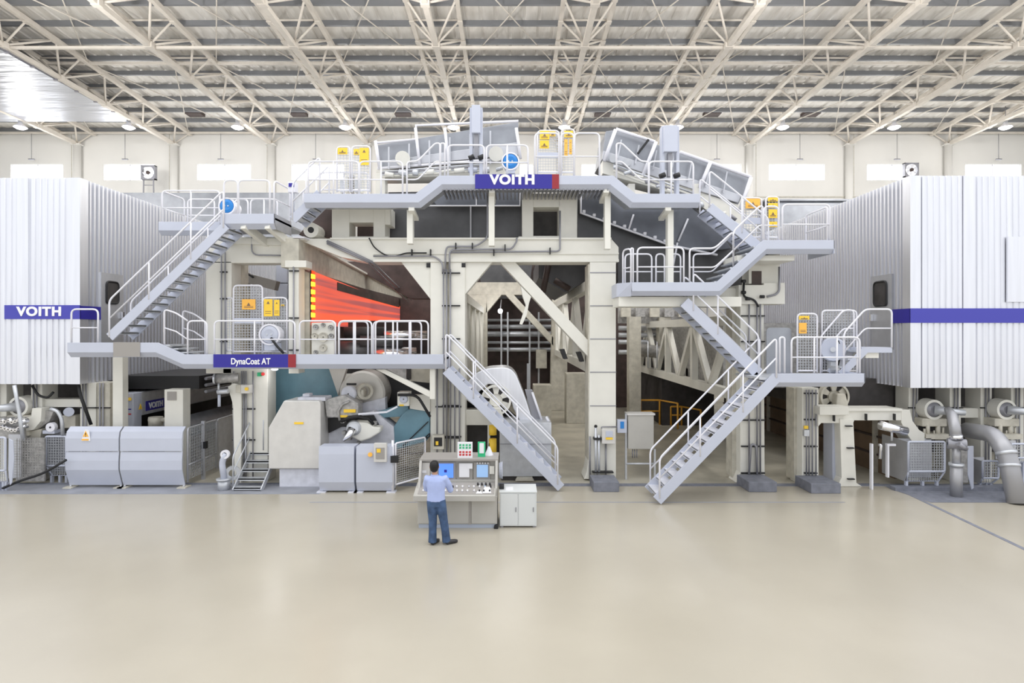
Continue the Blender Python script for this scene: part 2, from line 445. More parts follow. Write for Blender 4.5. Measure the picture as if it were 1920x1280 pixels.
for i, x in enumerate(lx):
    x = XX([28, 232, 437, 645, 850, 1058, 1280, 1480, 1693, 1910][i], YL); tx_ = min(TX, key=lambda q: abs(q-x)); x = max(tx_-.3, min(tx_+.3, x))
    lab = 'glowing white high bay lamp under the trusses, %s from the left' % ORD[i]
    if i == 0: lp.location.x = x; lp['label'] = lab; lp['group'] = 'high bay lamps along the back wall'
    else: dup(lp, (x, YL, lp.location.z), lab)
    pl = bpy.data.lights.new('lamp_light', 'POINT'); pl.energy = 200; pl.shadow_soft_size = .45; pl.color = (1, .97, .93)
    po = bpy.data.objects.new('lamp_light', pl); C.objects.link(po); po.location = (x, YL, lp.location.z-1.9)
# unseen nearer row of lamps, added above the picture to brighten the roof
for i in range(1, 10, 2):
    x = TX[i]; dup(lp, (x, 22.0, lp.location.z), 'added unseen high bay lamp of the nearer row, %s from the left' % ORD[i//2])['group'] = 'added high bay lamps of the nearer row'
    pl = bpy.data.lights.new('lamp_light', 'POINT'); pl.energy = 1100; pl.shadow_soft_size = .45; pl.color = (1, .97, .93)
    po = bpy.data.objects.new('lamp_light', pl); C.objects.link(po); po.location = (x, 22.0, lp.location.z-2.6)
# pendant pull cords on the back wall above each window
for i, (a, b_) in enumerate(wins):
    x = XX((a+b_)/2, YW)
    cb = MB(); cb.cyl((x, YW-.5, zw-.2), (x, YW-.5, wz1+.28), .02, 5); cb.box(x-.22, x+.22, YW-.55, YW-.45, wz1+.2, wz1+.28)
    o = cb.build('window_winder', 'conduit'); tag(o, 'thin hanging winder rod above the %s wall window from the left' % ORD[i], 'rod', 'winder rods above the windows')
# wall fans
def fan(px, py, lab, legs):
    Yn = 43.2; x, z = XX(px, Yn), ZZ(py, Yn)
    r = thing('wall_fan', lab, 'fan', (x, Yn, z-.6), 'fans by the windows')
    fr = MB(); h = .52
    fr.box(x-h, x+h, Yn, Yn+.3, z+h-.06, z+h); fr.box(x-h, x+h, Yn, Yn+.3, z-h, z-h+.06)
    fr.box(x-h, x-h+.06, Yn, Yn+.3, z-h, z+h); fr.box(x+h-.06, x+h, Yn, Yn+.3, z-h, z+h)
    n = 24; vs = []; fs = []
    for k in range(n):
        t = 2*math.pi*(k+.5)/n; c, s_ = math.cos(t), math.sin(t); m_ = max(abs(c), abs(s_))
        vs += [(x+c*.43, Yn+.02, z+s_*.43), (x+c/m_*h, Yn+.02, z+s_/m_*h)]
    for k in range(n): fs.append((2*k, 2*k+1, 2*((k+1) % n)+1, 2*((k+1) % n)))
    fr.add(vs, fs); fr.build('housing', 'conduit', r)
    MB().cyl((x, Yn-.03, z), (x, Yn+.15, z), .13, 14).build('hub', 'brown_dark', r)
    bl = MB()
    for k in range(6):
        t = k*math.pi/3; c, s_ = math.cos(t), math.sin(t); c2, s2 = math.cos(t+.75), math.sin(t+.75)
        bl.add([(x+c*.1, Yn+.02, z+s_*.1), (x+c*.41, Yn, z+s_*.41), (x+c2*.41, Yn+.12, z+s2*.41), (x+c2*.1, Yn+.08, z+s2*.1)], [(0, 1, 2, 3)])
    bl.build('fan_blades', 'rail_white', r)
    if legs:
        lg = MB()
        for s_ in (-1, 1): lg.bar((x+s_*.36, Yn+.1, z-h), (x+s_*.40, Yn+.1, z-h-2.6), .07, .07)
        for k in range(3): lg.bar((x-.38, Yn+.1, z-h-.4-k*.8), (x+.38, Yn+.1, z-h-.4-k*.8), .05, .05)
        lg.build('stand', 'conduit', r)
fan(277, 323, 'square grey fan on a ladder stand left of the machine', True)
fan(1710, 318, 'square grey fan standing above the right hood', False)
# dark gallery roof behind the machine
g = MB(); g.box(XX(240, 41), XX(640, 41), 38.5, 41, ZZ(395, 38.5)-6, ZZ(377, 41)+.0)
for gx in (-25, -19, -14): g.box(gx-.2, gx+.2, 40, 40.4, 0, ZZ(395, 38.5)-5.9)

o = g.build('back_gallery', 'hood_grey'); tag(o, 'long grey gallery box behind the left hood and stairs', 'gallery')
g = MB(); g.box(XX(1420, 38), XX(1640, 38), 35.5, 38, 0, ZZ(376, 35.5))
g.box(XX(1400, 38), XX(1660, 38), 35.2, 38, ZZ(376, 35.2), ZZ(373, 35.2))
o = g.build('rear_enclosure', 'hood_grey'); tag(o, 'grey rear enclosure showing between the yellow notices and right hood', 'enclosure')
# ================================================================ HOODS
def corrugated(x0, y0, x1, y1, z0, z1, pitch, depth, nx, ny, frac=.5, bz=None):
    """ribbed sheet standing on the line (x0,y0)-(x1,y1), outward normal (nx,ny)"""
    L_ = math.hypot(x1-x0, y1-y0); n_ = max(1, int(L_/pitch)); dx, dy = (x1-x0)/L_, (y1-y0)/L_
    m_ = MB(); pr = []
    for i in range(n_):
        a = i*L_/n_; p = L_/n_; e = p*.12
        pr += [(a, 0), (a+p*(1-frac)-e, 0), (a+p*(1-frac), depth), (a+p-e, depth)]
    pr.append((L_, 0)); k = len(pr); vs = []
    for z in (z0, z1):
        for s_, d in pr: vs.append((x0+dx*s_+nx*d, y0+dy*s_+ny*d, z))
    m_.add(vs, [(i, i+1, i+1+k, i+k) for i in range(k-1)]); return m_
def hood(side, x_side, Yf, xo, zbot, ztop, Yb, label):
    s = -1 if side == 'left' else 1
    r = thing('machine_hood', label, 'hood', (x_side, Yf, zbot))
    body = MB(); a, b_ = sorted((x_side, xo)); sh = .0
    body.box(min(x_side-s*0, xo), max(x_side, xo), Yf+.06, Yb, zbot+.02, ztop-.03)
    body.build('hood_body', 'alu_flat', r)
    corrugated(min(x_side, xo)+(0 if s > 0 else 0), Yf+.045, max(x_side, xo), Yf+.045, zbot, ztop, .165, .032, 0, -1, .6).build('front_sheet', 'alu', r)
    # plain corner flashing then the ribbed side
    cf = MB(); cf.box(x_side-s*.03, x_side+s*.18, Yf-.005, Yf+.01, zbot, ztop); cf.box(x_side-s*.11, x_side, Yf-.01, Yf+.32, zbot, ztop)
    cf.build('corner_flashing', 'alu', r)
    corrugated(x_side, Yf+.30, x_side, Yb, zbot, ztop, .175, .10, -s, 0, .50).build('side_sheet', 'alu', r)
    x = x_side+s*1.5
    while abs(x) < abs(xo)-1: MB().box(x-.16, x+.16, Yf-.008, Yf+.04, zbot, ztop).build('seam_panel', 'alu', r); x += s*3.6
    return r
# left
XL, YFL, ZB_L, ZT_L = XX(143, 16.4), 16.4, ZZ(720, 16.4), ZZ(333, 16.4)
hl = hood('left', XL, YFL, -22, ZB_L, ZT_L, 30, 'ribbed aluminium dryer hood at the far left with white lettering on blue')
st = MB(); st.box(XX(10, YFL), XL+.125, YFL-.035, YFL-.012, ZZ(598, YFL), ZZ(572, YFL)); sp = st.build('name_stripe', 'blue_stripe', hl, 'purple blue stripe with white lettering')
lettering('VOITH', .34, (XX(76, YFL), YFL-.04, ZZ(584.5, YFL)), sp, bold=.045, spacing=1.12, sx=1.12)
MB().box(XL+.10, XL+.125, YFL-.03, XL*F/(183-960), ZZ(598, YFL), ZZ(573, YFL)).build('side_stripe', 'blue_sign', hl, 'dark blue stripe on the ribbed side')
# right
XR, YFR, ZB_R, ZT_R = XX(1714, 16.0), 16.0, ZZ(727, 16.0), ZZ(329, 16.0)
hr = hood('right', XR, YFR, 22, ZB_R, ZT_R, 30, 'ribbed aluminium dryer hood at the far right with plain blue stripe')
MB().box(XR-.125, 22, YFR-.035, YFR-.012, ZZ(605, YFR), ZZ(578, YFR)).build('front_stripe', 'blue_stripe', hr, 'long purple blue stripe')
MB().box(XR-.125, XR-.10, YFR-.03, XR*F/(1680-960), ZZ(605, YFR), ZZ(578, YFR)).build('side_stripe', 'blue_sign', hr, 'dark blue stripe on the ribbed side')
pd = MB(); pd.box(XX(1886, YFR), 21, YFR-.06, YFR-.01, ZZ(566, YFR), ZZ(444, YFR)); pd.build('access_panel', 'alu', hr)
def hood_door(root, xs_, s, pxa, pxb, z0, z1, wa, wb_, wz0, wz1):
    x = xs_-s*.11; ya, yb = sorted((xs_*F/(pxa-960), xs_*F/(pxb-960)))
    d = MB().box(x-.03, x+.03, ya, yb, z0, z1).build('door', 'alu_flat', root)
    wa, wb_ = sorted((xs_*F/(wa-960), xs_*F/(wb_-960))); x2 = x-s*.035
    prof = arc([(0, wa+.15, wz0), (0, wb_, wz0), (0, wb_, wz1), (0, wa, wz1), (0, wa, wz0), (0, wa+.15, wz0)], .14)
    MB().prism_x([(p.y, p.z) for p in prof], x2-.012, x2+.012).build('window_pane', 'dark', d)
    MB().tube([(x2-s*.01, p.y, p.z) for p in prof], .03, 6).build('window_seal', 'black', d)
    h_ = MB(); h_.box(min(x2, x2-s*.08), max(x2, x2-s*.08), yb-.12, yb-.06, (z0+z1)/2-.25, (z0+z1)/2-.05); h_.build('handle', 'chrome', d)
hood_door(hl, XL, -1, 181, 222, ZZ(650, 16.9), ZZ(508, 16.9), 190, 213, ZZ(566, 16.9), ZZ(524, 16.9))
hood_door(hr, XR, 1, 1642, 1681, ZZ(655, 16.9), ZZ(514, 16.9), 1648, 1672, ZZ(572, 16.9), ZZ(526, 16.9))

# ================================================================ WALKWAYS, RAILS, STAIRS
def offset_line(pts, d):                       # pts (x,z); shift down by mitred distance d
    out = []
    for i, p in enumerate(pts):
        p = Vector(p)
        ns = []
        if i > 0: t = (p-Vector(pts[i-1])).normalized(); ns.append(Vector((t.y, -t.x)))
        if i < len(pts)-1: t = (Vector(pts[i+1])-p).normalized(); ns.append(Vector((t.y, -t.x)))
        nn = ns[0] if len(ns) == 1 else (ns[0]+ns[1]).normalized()
        k = d/max(.5, nn.dot(ns[0])); out.append(p+nn*k)
    return out
def sweep(mb, pts, ring):                      # pts (x,z) left to right; ring = (drop, y) closed
    n = len(ring); lines = [offset_line(pts, d) for d, y in ring]; vs = []
    for i in range(len(pts)):
        for j, (d, y) in enumerate(ring): vs.append((lines[j][i].x, y, lines[j][i].y))
    fs = []
    for i in range(len(pts)-1):
        for j in range(n): fs.append((i*n+j, i*n+(j+1) % n, (i+1)*n+(j+1) % n, (i+1)*n+j))
    fs += [tuple(range(n-1, -1, -1)), tuple((len(pts)-1)*n+j for j in range(n))]
    return mb.add(vs, fs)
def px2xz(pts, Y): return [(XX(a, Y), ZZ(b, Y)) for a, b in pts]
def fascia_mb(pts_px, Y, h): return sweep(MB(), px2xz(pts_px, Y), [(0, Y), (h*.66, Y), (h, Y+.13), (h, Y+.16), (h*.66, Y+.03), (0, Y+.03)])
def deck_mb(pts_px, Y, wd): return sweep(MB(), px2xz(pts_px, Y), [(.10, Y+.04), (.16, Y+.04), (.16, Y+wd), (.10, Y+wd)])
def loop_rail(mb, a, b, h=1.0, mid=True, posts=0, r=.024, rc=.14):
    a = Vector(a); b = Vector(b); u = Vector((0, 0, h))
    mb.tube(arc([a, a+u, b+u, b], rc), r, 8)
    if mid: mb.tube([a+u*.5, b+u*.5], r*.8, 6)
    for k in range(posts):
        t = (k+1)/(posts+1); p = a.lerp(b, t); mb.tube([p, p+u], r, 6)
def stair(name, label, foot, top, Y0, wd, n, near=True, far=True, hs=.24, rail_ext=0, group=None, rail_mat='rail_white', tmat='galv', posts=(0, .33, .66, 1)):
    a = Vector((XX(foot[0], Y0), Y0, ZZ(foot[1], Y0))); b = Vector((XX(top[0], Y0), Y0, ZZ(top[1], Y0)))
    r = thing(name, label, 'stairs', (a.x, Y0, min(a.z, b.z)), group)
    for yy in (Y0, Y0+wd):
        m_ = MB(); m_.bar((a.x, yy, a.z), (b.x, yy, b.z), .05, hs); m_.build('stringer', 'lavender', r, bevel=.006)
    lo, hi = (a, b) if a.z < b.z else (b, a)
    for k in range(n):
        t = (k+.6)/n; p = lo.lerp(hi, t); m_ = MB()
        m_.box(p.x-.13, p.x+.13, Y0+.025, Y0+wd-.025, p.z-.02, p.z+.025)
        m_.box(p.x-.13, p.x-.12, Y0+.025, Y0+wd-.025, p.z-.05, p.z); m_.box(p.x+.12, p.x+.13, Y0+.025, Y0+wd-.025, p.z-.05, p.z)
        m_.build('tread', tmat, r)
    for yy, on in ((Y0-.02, near), (Y0+wd+.02, far)):
        if not on: continue
        m_ = MB(); u = Vector((0, 0, 1.0)); q0 = Vector((a.x, yy, a.z)); q1 = Vector((b.x, yy, b.z))
        p0 = q0.lerp(q1, posts[0]); p1 = q0.lerp(q1, posts[-1])
        m_.tube(arc([p0, p0+u, p1+u, p1], .12), .024, 8); m_.tube([p0+u*.5, p1+u*.5], .02, 6)
        for t in posts[1:-1]: p = q0.lerp(q1, t); m_.tube([p, p+u], .022, 6)
        m_.build('handrail', rail_mat, r)
    return r
def rails(root, items, mat_='rail_white'):
    for it in items:
        m_ = MB(); a, b = it[0], it[1]; kw = it[2] if len(it) > 2 else {}
        loop_rail(m_, a, b, **kw); m_.build('guard_rail', mat_, root)

# ---- left lower walkway
Y1 = 15.8
lw = thing('walkway', 'long pale grey lower walkway on the left with the blue and red sign', 'walkway', (XX(480, Y1), Y1, ZZ(690, Y1)))
pl = [(126, 642), (296, 642), (346, 664), (833, 664)]
fascia_mb(pl, Y1, .40).build('fascia', 'lavender', lw, bevel=.005)
deck_mb([(296, 642), (346, 664), (833, 664)], Y1, 1.15).build('deck', 'galv', lw)
MB().box(XX(127, Y1), XX(296, Y1), Y1+.04, YFL+.0+.0, ZZ(650, Y1)-.05, ZZ(650, Y1)).build('deck', 'galv', lw)
MB().box(XX(222, Y1), XX(300, Y1), YFL, 17.4, ZZ(650, Y1)-.05, ZZ(650, Y1)).build('deck', 'galv', lw)
MB().box(XX(213, Y1), XX(263, Y1), Y1-.015, Y1-.003, ZZ(642, Y1)-.38, ZZ(642, Y1)+.01).build('fascia_segment', 'console_dark', lw, 'brown grey segment on the fascia')  # thin slab, makes this stretch of fascia brown grey
# end plates
MB().prism_x([(Y1, ZZ(664, Y1)), (Y1, ZZ(664, Y1)-.27), (Y1+.13, ZZ(664, Y1)-.40), (Y1+1.15, ZZ(664, Y1)-.40), (Y1+1.15, ZZ(664, Y1))], XX(833, Y1)-.02, XX(833, Y1)).build('end_plate', 'lavender', lw)
sg = MB().box(XX(401, Y1), XX(541, Y1), Y1-.03, Y1-.004, ZZ(688.5, Y1), ZZ(664, Y1)).build('sign_panel', 'blue_sign', lw, 'blue sign with white lettering')
MB().box(XX(541, Y1), XX(555, Y1), Y1-.03, Y1-.004, ZZ(688.5, Y1), ZZ(664, Y1)).build('red_panel', 'red_sign', lw, 'dark red end of the sign')
lettering('DynaCoat AT', .235, (XX(471, Y1), Y1-.034, ZZ(677.5, Y1)), sg, bold=.02, spacing=1.0, sx=.80)
zt1 = ZZ(664, Y1)-.1; y_ = Y1+.07
def PR(px, Y, z): return (XX(px, Y), Y, z)
zt0 = ZZ(642, Y1)-.1
rails(lw, [
    (PR(134, y_, zt0), PR(184, y_, zt0), dict(h=1.0, mid=True)),
    (PR(308, y_, zt0-.02), PR(386, y_, zt1), dict(h=1.0, posts=0)) if False else (PR(352, y_, zt1), PR(388, y_, zt1), dict(h=1.0, mid=True)),
    (PR(402, y_, zt1), PR(553, y_, zt1), dict(h=1.0, posts=1)),
    (PR(562, y_, zt1), PR(629, y_, zt1), dict(h=1.0, posts=0)),
    (PR(635, y_, zt1), PR(697, y_, zt1), dict(h=1.0, posts=1)),
    (PR(704, y_, zt1), PR(803, y_, zt1), dict(h=1.0, posts=2)),
    (PR(636, y_+.9, zt1), PR(690, y_+.9, zt1), dict(h=1.0, posts=1)),
    (PR(700, y_+.9, zt1), PR(790, y_+.9, zt1), dict(h=1.0, posts=3)),
])
m_ = MB(); u = Vector((0, 0, 1)); q = [Vector(PR(308, y_, zt0)), Vector(PR(330, y_, zt0-.1)), Vector(PR(352, y_, zt1))]
m_.tube(arc([q[0], q[0]+u, q[1]+u, q[2]+u], .1), .024, 8); m_.tube([q[0]+u*.5, q[1]+u*.5, q[2]+u*.5], .02, 6)
m_.build('guard_rail', 'rail_white', lw)
m_ = MB(); q = [v+Vector((.05, .8, 0)) for v in q]
m_.tube(arc([q[0], q[0]+u, q[1]+u, q[2]+u, q[2]], .1), .024, 8); m_.tube([q[0]+u*.5, q[1]+u*.5, q[2]+u*.5], .02, 6)
m_.build('guard_rail', 'rail_white', lw)
for k in range(3):
    p = Vector((XX(300+k*16, Y1), 0, ZZ(646+k*7, Y1)))
    MB().box(p.x-.02, p.x+.24, Y1+.05, Y1+1.1, p.z-.03, p.z).build('step', 'galv', lw)
m_ = MB().box(XX(211, 16.75), XX(230, 16.75), 16.75, 17.0, 0, ZZ(650, Y1)-.05)
m_.build('support_post', 'cream', lw, bevel=.01)
o = MB()
o.slab([(704, 692), (722, 692), (815, 738), (815, 748), (800, 742)], Y1+.25, .16); o.box(XX(806, Y1+.25), XX(816, Y1+.25), Y1+.22, Y1+.44, ZZ(748, Y1+.25), ZZ(690, Y1))
o.build('bracket', 'cream', lw, bevel=.008)
# ---- left long stair and its top platform
ls = stair('stairs', 'steep pale grey stairs climbing right from the lower left walkway', (206, 632), (424, 423), Y1, .85, 15, posts=(0, .34, .70, .98))
pf = thing('walkway', 'small raised platform at the head of the left stairs', 'walkway', (XX(465, Y1), Y1, ZZ(428, Y1)))
fascia_mb([(413, 400.5), (515, 400.5)], Y1, .40).build('fascia', 'lavender', pf, bevel=.005)
Yp = 17.0; zp = ZZ(400.5, Y1)
MB().prism_x([(Y1, zp), (Y1, zp-.27), (Y1+.13, zp-.4), (Yp, zp-.4), (Yp, zp)], XX(515, Y1)-.02, XX(515, Y1)+.0).build('end_plate', 'alu_flat', pf)
MB().box(XX(413, Y1), XX(515, Y1), Y1+.03, Yp, zp-.16, zp-.10).build('deck', 'galv', pf)
fascia_mb([(297, 415.5), (412, 415.5)], Yp, .38).build('fascia', 'lavender', pf, bevel=.005)
MB().box(XX(297, Yp), XX(515, Y1), Yp+.03, Yp+1.2, zp-.16, zp-.10).build('deck', 'galv', pf)
for xx_ in (455, 500): MB().bar((XX(xx_, Y1), Y1+.05, zp-.3), (XX(xx_, Y1)+.25, 17.3, zp-.75), .14, .2).build('bracket', 'cream', pf)
z_ = zp-.08
rails(pf, [
    (PR(420, Y1+.07, z_), PR(446, Y1+.07, z_), dict(h=1.0)), (PR(447, Y1+.07, z_), PR(506, Y1+.07, z_), dict(h=1.0, mid=True)),
    (PR(514, Y1+.1, z_), (XX(515, Y1), Yp-.1, z_), dict(h=1.0)),
    (PR(304, Yp+.05, z_), PR(412, Yp+.05, z_), dict(h=1.0, posts=1)),
    (PR(304, Yp+.1, z_), (XX(304, Yp), Yp+1.15, z_), dict(h=1.0)),
    (PR(352, Yp+1.15, z_), PR(402, Yp+1.15, z_), dict(h=1.0)), (PR(411, Yp+1.15, z_), PR(465, Yp+1.15, z_), dict(h=1.0)),
    (PR(470, Yp+1.15, z_), PR(520, Yp+1.15, z_), dict(h=1.0, posts=1)),
])
stair('stairs', 'short grey flight joining the small platform to the top walkway', (549, 412), (600, 362), 16.2, .8, 5, posts=(0, .5, 1))
# ---- top walkway
Y2 = 16.0
tw_ = thing('walkway', 'topmost pale grey walkway over the machine centre with the large blue sign', 'walkway', (XX(940, Y2), Y2, ZZ(388, Y2)))
pt = [(570, 363), (779, 363), (823, 329), (1150, 329), (1192, 363), (1312, 363)]
fascia_mb(pt, Y2, .36).build('fascia', 'lavender', tw_, bevel=.005)
deck_mb(pt, Y2, 1.3).build('deck', 'galv', tw_)
rb = MB(); 
for k in range(42):
    px = 828+k*7.6; rb.box(XX(px, Y2), XX(px, Y2)+.035, Y2+.1, Y2+1.2, ZZ(329, Y2)-.39, ZZ(329, Y2)-.30)
rb.build('deck_ribs', 'conduit', tw_)
sg = MB().box(XX(891, Y2), XX(1035, Y2), Y2-.03, Y2-.004, ZZ(354, Y2), ZZ(327, Y2)).build('sign_panel', 'blue_sign', tw_, 'blue sign with white lettering')
MB().box(XX(1035, Y2), XX(1048, Y2), Y2-.03, Y2-.004, ZZ(354, Y2), ZZ(327, Y2)).build('red_panel', 'red_sign', tw_, 'dark red end of the sign')
lettering('VOITH', .35, (XX(961, Y2), Y2-.034, ZZ(338, Y2)), sg, bold=.05, spacing=1.1, sx=1.08)
for px in (770, 922, 1138, 1208+47):
    low = {770: 458, 922: 462, 1138: 468, 1255: 535}[px]; top = 388 if px in (770, 1255) else 354
    m_ = MB(); m_.box(XX(px-5.5, Y2+.5), XX(px+5.5, Y2+.5), Y2+.35, Y2+.6, ZZ(low, Y2+.5), ZZ(top, Y2)-.0)
    m_.bar((XX(px, Y2)+0, Y2+.1, ZZ(top, Y2)-.03), (XX(px, Y2), Y2+.9, ZZ(top, Y2)-.16), .16, .1)
    m_.build('support_post', 'cream', tw_, bevel=.008)
zl = ZZ(363, Y2)-.1; zh = ZZ(329, Y2)-.1; y_ = Y2+.07; yb_ = Y2+1.2
rails(tw_, [
    (PR(578, y_, zl), PR(673, y_, zl), dict(h=1.0, posts=1)), (PR(674, y_, zl), PR(755, y_, zl), dict(h=1.0, posts=1)),
    (PR(826, y_, zh), PR(834, y_, zh), dict(h=1.0, mid=False, rc=.05)),
    (PR(840, y_, zh), PR(908, y_, zh), dict(h=.95, posts=0)), (PR(912, y_, zh), PR(990, y_, zh), dict(h=.95, posts=1)),
    (PR(1003, y_, zh), PR(1048, y_, zh), dict(h=1.28, posts=0)), (PR(1052, y_, zh), PR(1076, y_, zh), dict(h=1.28, posts=0)),
    (PR(1077, y_, zh), PR(1124, y_, zh), dict(h=1.28, posts=0)),
    (PR(600, yb_, zl), PR(690, yb_, zl), dict(h=1.0, posts=1)),
    (PR(1217, y_, zl), PR(1300, y_, zl), dict(h=1.0, posts=1)),
])
def poly_rail(root, pts, h=1.0, both=True):
    u = Vector((0, 0, h)); pts = [Vector(p) for p in pts]; m_ = MB()
    m_.tube(arc([pts[0]]+[p+u for p in pts]+[pts[-1]], .12), .024, 8)
    m_.tube(arc([p+u*.5 for p in pts], .1), .02, 6); m_.build('guard_rail', 'rail_white', root)
poly_rail(tw_, [PR(763, y_, zl), PR(783, y_, zl), PR(816, y_, zh), PR(825, y_, zh)])
poly_rail(tw_, [PR(1156, y_, zh), PR(1166, y_, zh), PR(1202, y_, zl), PR(1216, y_, zl)])
# ---- right stair going down from the top walkway
stair('stairs', 'pale grey stairs descending right from the top walkway past the grey dryer hood', (1330, 388), (1440, 477), 16.15, .8, 7, hs=.26, posts=(0, .55, 1), tmat='lavender')
# ---- right middle walkway A (high) - slope - B (low)
Y3 = 15.4
mw = thing('walkway', 'stepped pale grey walkway on the right, halfway up beside the hood', 'walkway', (XX(1380, Y3), Y3, ZZ(553, Y3)))
pm = [(1185, 529), (1343, 529), (1431, 450), (1565, 450)]
fascia_mb(pm, Y3, .35).build('fascia', 'lavender', mw, bevel=.005)
deck_mb(pm, Y3, 1.35).build('deck', 'galv', mw)
zlo = ZZ(529, Y3); zhi = ZZ(450, Y3)
m_ = MB(); m_.add([(XX(1185, Y3), Y3, zlo), (XX(1161, Y3), Y3+.35, zlo), (XX(1161, Y3), Y3+.38, zlo-.36), (XX(1185, Y3), Y3+.12, zlo-.36), (XX(1185, Y3)+.02, Y3+.03, zlo), (XX(1161, Y3)+.02, Y3+1.3, zlo), (XX(1161, Y3)+.02, Y3+1.3, zlo-.36), (XX(1185, Y3)+.02, Y3+.15, zlo-.36)],
    [(0, 1, 2, 3), (7, 6, 5, 4), (0, 4, 5, 1), (1, 5, 6, 2), (2, 6, 7, 3)]); m_.build('end_plate', 'lavender', mw)
MB().box(XX(1565, Y3)-.02, XX(1565, Y3), Y3, Y3+1.35, zhi-.35, zhi).build('end_plate', 'lavender', mw)
MB().box(XX(1390, Y3), XX(1500, Y3), Y3+.3, Y3+1.3, zhi-.5, zhi-.36).build('bracket', 'cream', mw)
MB().box(XX(1165, Y3), XX(1400, Y3), Y3+.35, Y3+1.3, zlo-.62, zlo-.36).build('bracket', 'cream', mw)
y_ = Y3+.07; a = zlo-.1; b_ = zhi-.1
rails(mw, [
    (PR(1195, y_, a), PR(1282, y_, a), dict(h=1.02, posts=0)), (PR(1292, y_, a), PR(1298, y_, a), dict(h=1.02, mid=False)) if False else (PR(1183, y_, a), PR(1187, y_, a), dict(h=1.0, mid=False, rc=.03)),
    (PR(1168, Y3+.45, a), PR(1183, y_, a), dict(h=1.0)),
    (PR(1172, Y3+1.2, a), PR(1222, Y3+1.2, a), dict(h=1.0)), (PR(1230, Y3+1.2, a), PR(1246, Y3+1.2, a), dict(h=1.0)), (PR(1254, Y3+1.2, a), PR(1276, Y3+1.2, a), dict(h=1.0)),
    (PR(1467, y_, b_), PR(1556, y_, b_), dict(h=1.05, posts=0)),
    (PR(1432, y_, b_), PR(1460, y_, b_), dict(h=1.0, posts=0)),
    ((XX(1556, Y3), Y3+.1, b_), (XX(1556, Y3), Y3+1.25, b_), dict(h=1.0)),
])
poly_rail(mw, [PR(1293, y_, a), PR(1340, y_, a), PR(1375, y_, a+.45)])
poly_rail(mw, [PR(1375, y_, a+.45), PR(1424, y_, b_), PR(1430, y_, b_)])
poly_rail(mw, [PR(1300, Y3+1.2, a), PR(1335, Y3+1.2, a), PR(1410, Y3+1.2, b_), PR(1428, Y3+1.2, b_)])
for k in range(6):
    t = (k+.5)/6; p = Vector(px2xz([(1343, 529)], Y3)[0]).lerp(Vector(px2xz([(1431, 450)], Y3)[0]), t)
    MB().box(p.x-.14, p.x+.14, Y3+.04, Y3+1.3, p.y-.10, p.y-.06).build('step', 'galv', mw)
# ---- stair C from B down to D, stair E from D to the floor
stair('stairs', 'pale grey middle stairs descending right between the two right walkways', (1283, 566), (1422, 700), 15.55, .8, 10, hs=.30, tmat='galv', posts=(.12, .45, 1))
Y4 = 14.6
dw = thing('walkway', 'low right walkway beside the ribbed hood, at the head of the front stairs', 'walkway', (XX(1535, Y4), Y4, ZZ(726, Y4)))
fascia_mb([(1448, 700), (1622, 700)], Y4, .34).build('fascia', 'lavender', dw, bevel=.005)
zd = ZZ(700, Y4)
MB().box(XX(1425, Y4), XX(1622, Y4)-.02, Y4+.04, Y4+1.6, zd-.16, zd-.1).build('deck', 'galv', dw)
MB().prism_x([(Y4, zd), (Y4, zd-.22), (Y4+.13, zd-.34), (Y4+1.6, zd-.34), (Y4+1.6, zd)], XX(1622, Y4)-.02, XX(1622, Y4)).build('end_plate', 'lavender', dw)
y_ = Y4+.07; a = zd-.1
rails(dw, [
    (PR(1484, y_, a), PR(1612, y_, a), dict(h=1.0, posts=2)), (PR(1462, y_, a), PR(1471, y_, a), dict(h=1.0, mid=False, rc=.08)),
    ((XX(1612, Y4), Y4+.1, a), (XX(1612, Y4), Y4+.7, a), dict(h=1.0)),
])
# backing screen at the left end of the low walkway
m_ = MB(); q = arc([(XX(1437, 16.05), 0, a), (XX(1437, 16.05), 0, a+1.25), (XX(1484, 16.05), 0, a+1.25), (XX(1484, 16.05), 0, a)], .12)
m_.prism([(p.x, p.z) for p in q], 16.05, 16.08); m_.build('screen', 'hood_grey', dw, 'dark grey screen panel')
stair('stairs', 'wide-railed front stairs from the low right walkway down to the floor', (1232, 938), (1455, 708), Y4, .95, 14, hs=.26, tmat='white_splash', posts=(.02, .36, .72, 1))
# little steps up to the right hood door
rs = thing('landing', 'small grey landing with steps below the right hood door', 'walkway', (XX(1640, 15.4), 15.4, zd))
zl_ = ZZ(651, 15.4)
MB().box(XX(1616, 15.4), XX(1673, 15.4), 15.4, 16.0, zl_-.14, zl_).build('deck', 'lavender', rs)
MB().box(XX(1625, 15.4), XX(1650, 15.4), 15.45, 16.0, zl_-.28, zl_-.14).build('bracket', 'cream', rs)
for yy in (15.4, 15.97): MB().bar((XX(1577, 15.4), yy, zd-.08), (XX(1622, 15.4), yy, zl_-.07), .04, .18).build('stringer', 'lavender', rs)
for k in range(3): t = (k+.5)/3; x = XX(1577+45*t, 15.4); z = zd+(zl_-zd)*t; MB().box(x-.12, x+.12, 15.42, 15.95, z-.02, z+.02).build('tread', 'galv', rs)
poly_rail(rs, [(XX(1582, 15.4), 15.4, zd), (XX(1622, 15.4), 15.4, zl_), (XX(1672, 15.4), 15.4, zl_)])
poly_rail(rs, [(XX(1560, 15.4), 15.98, zd-.1), (XX(1605, 15.4), 15.98, zl_), (XX(1625, 15.4), 15.98, zl_)])
# ---- middle stair from the lower left walkway to the floor
stair('stairs', 'pale grey stairs from the sign walkway down to the floor behind the console', (1052, 914), (836, 694), Y1, .85, 14, hs=.24, posts=(.03, .38, .76, 1), tmat='white_splash')
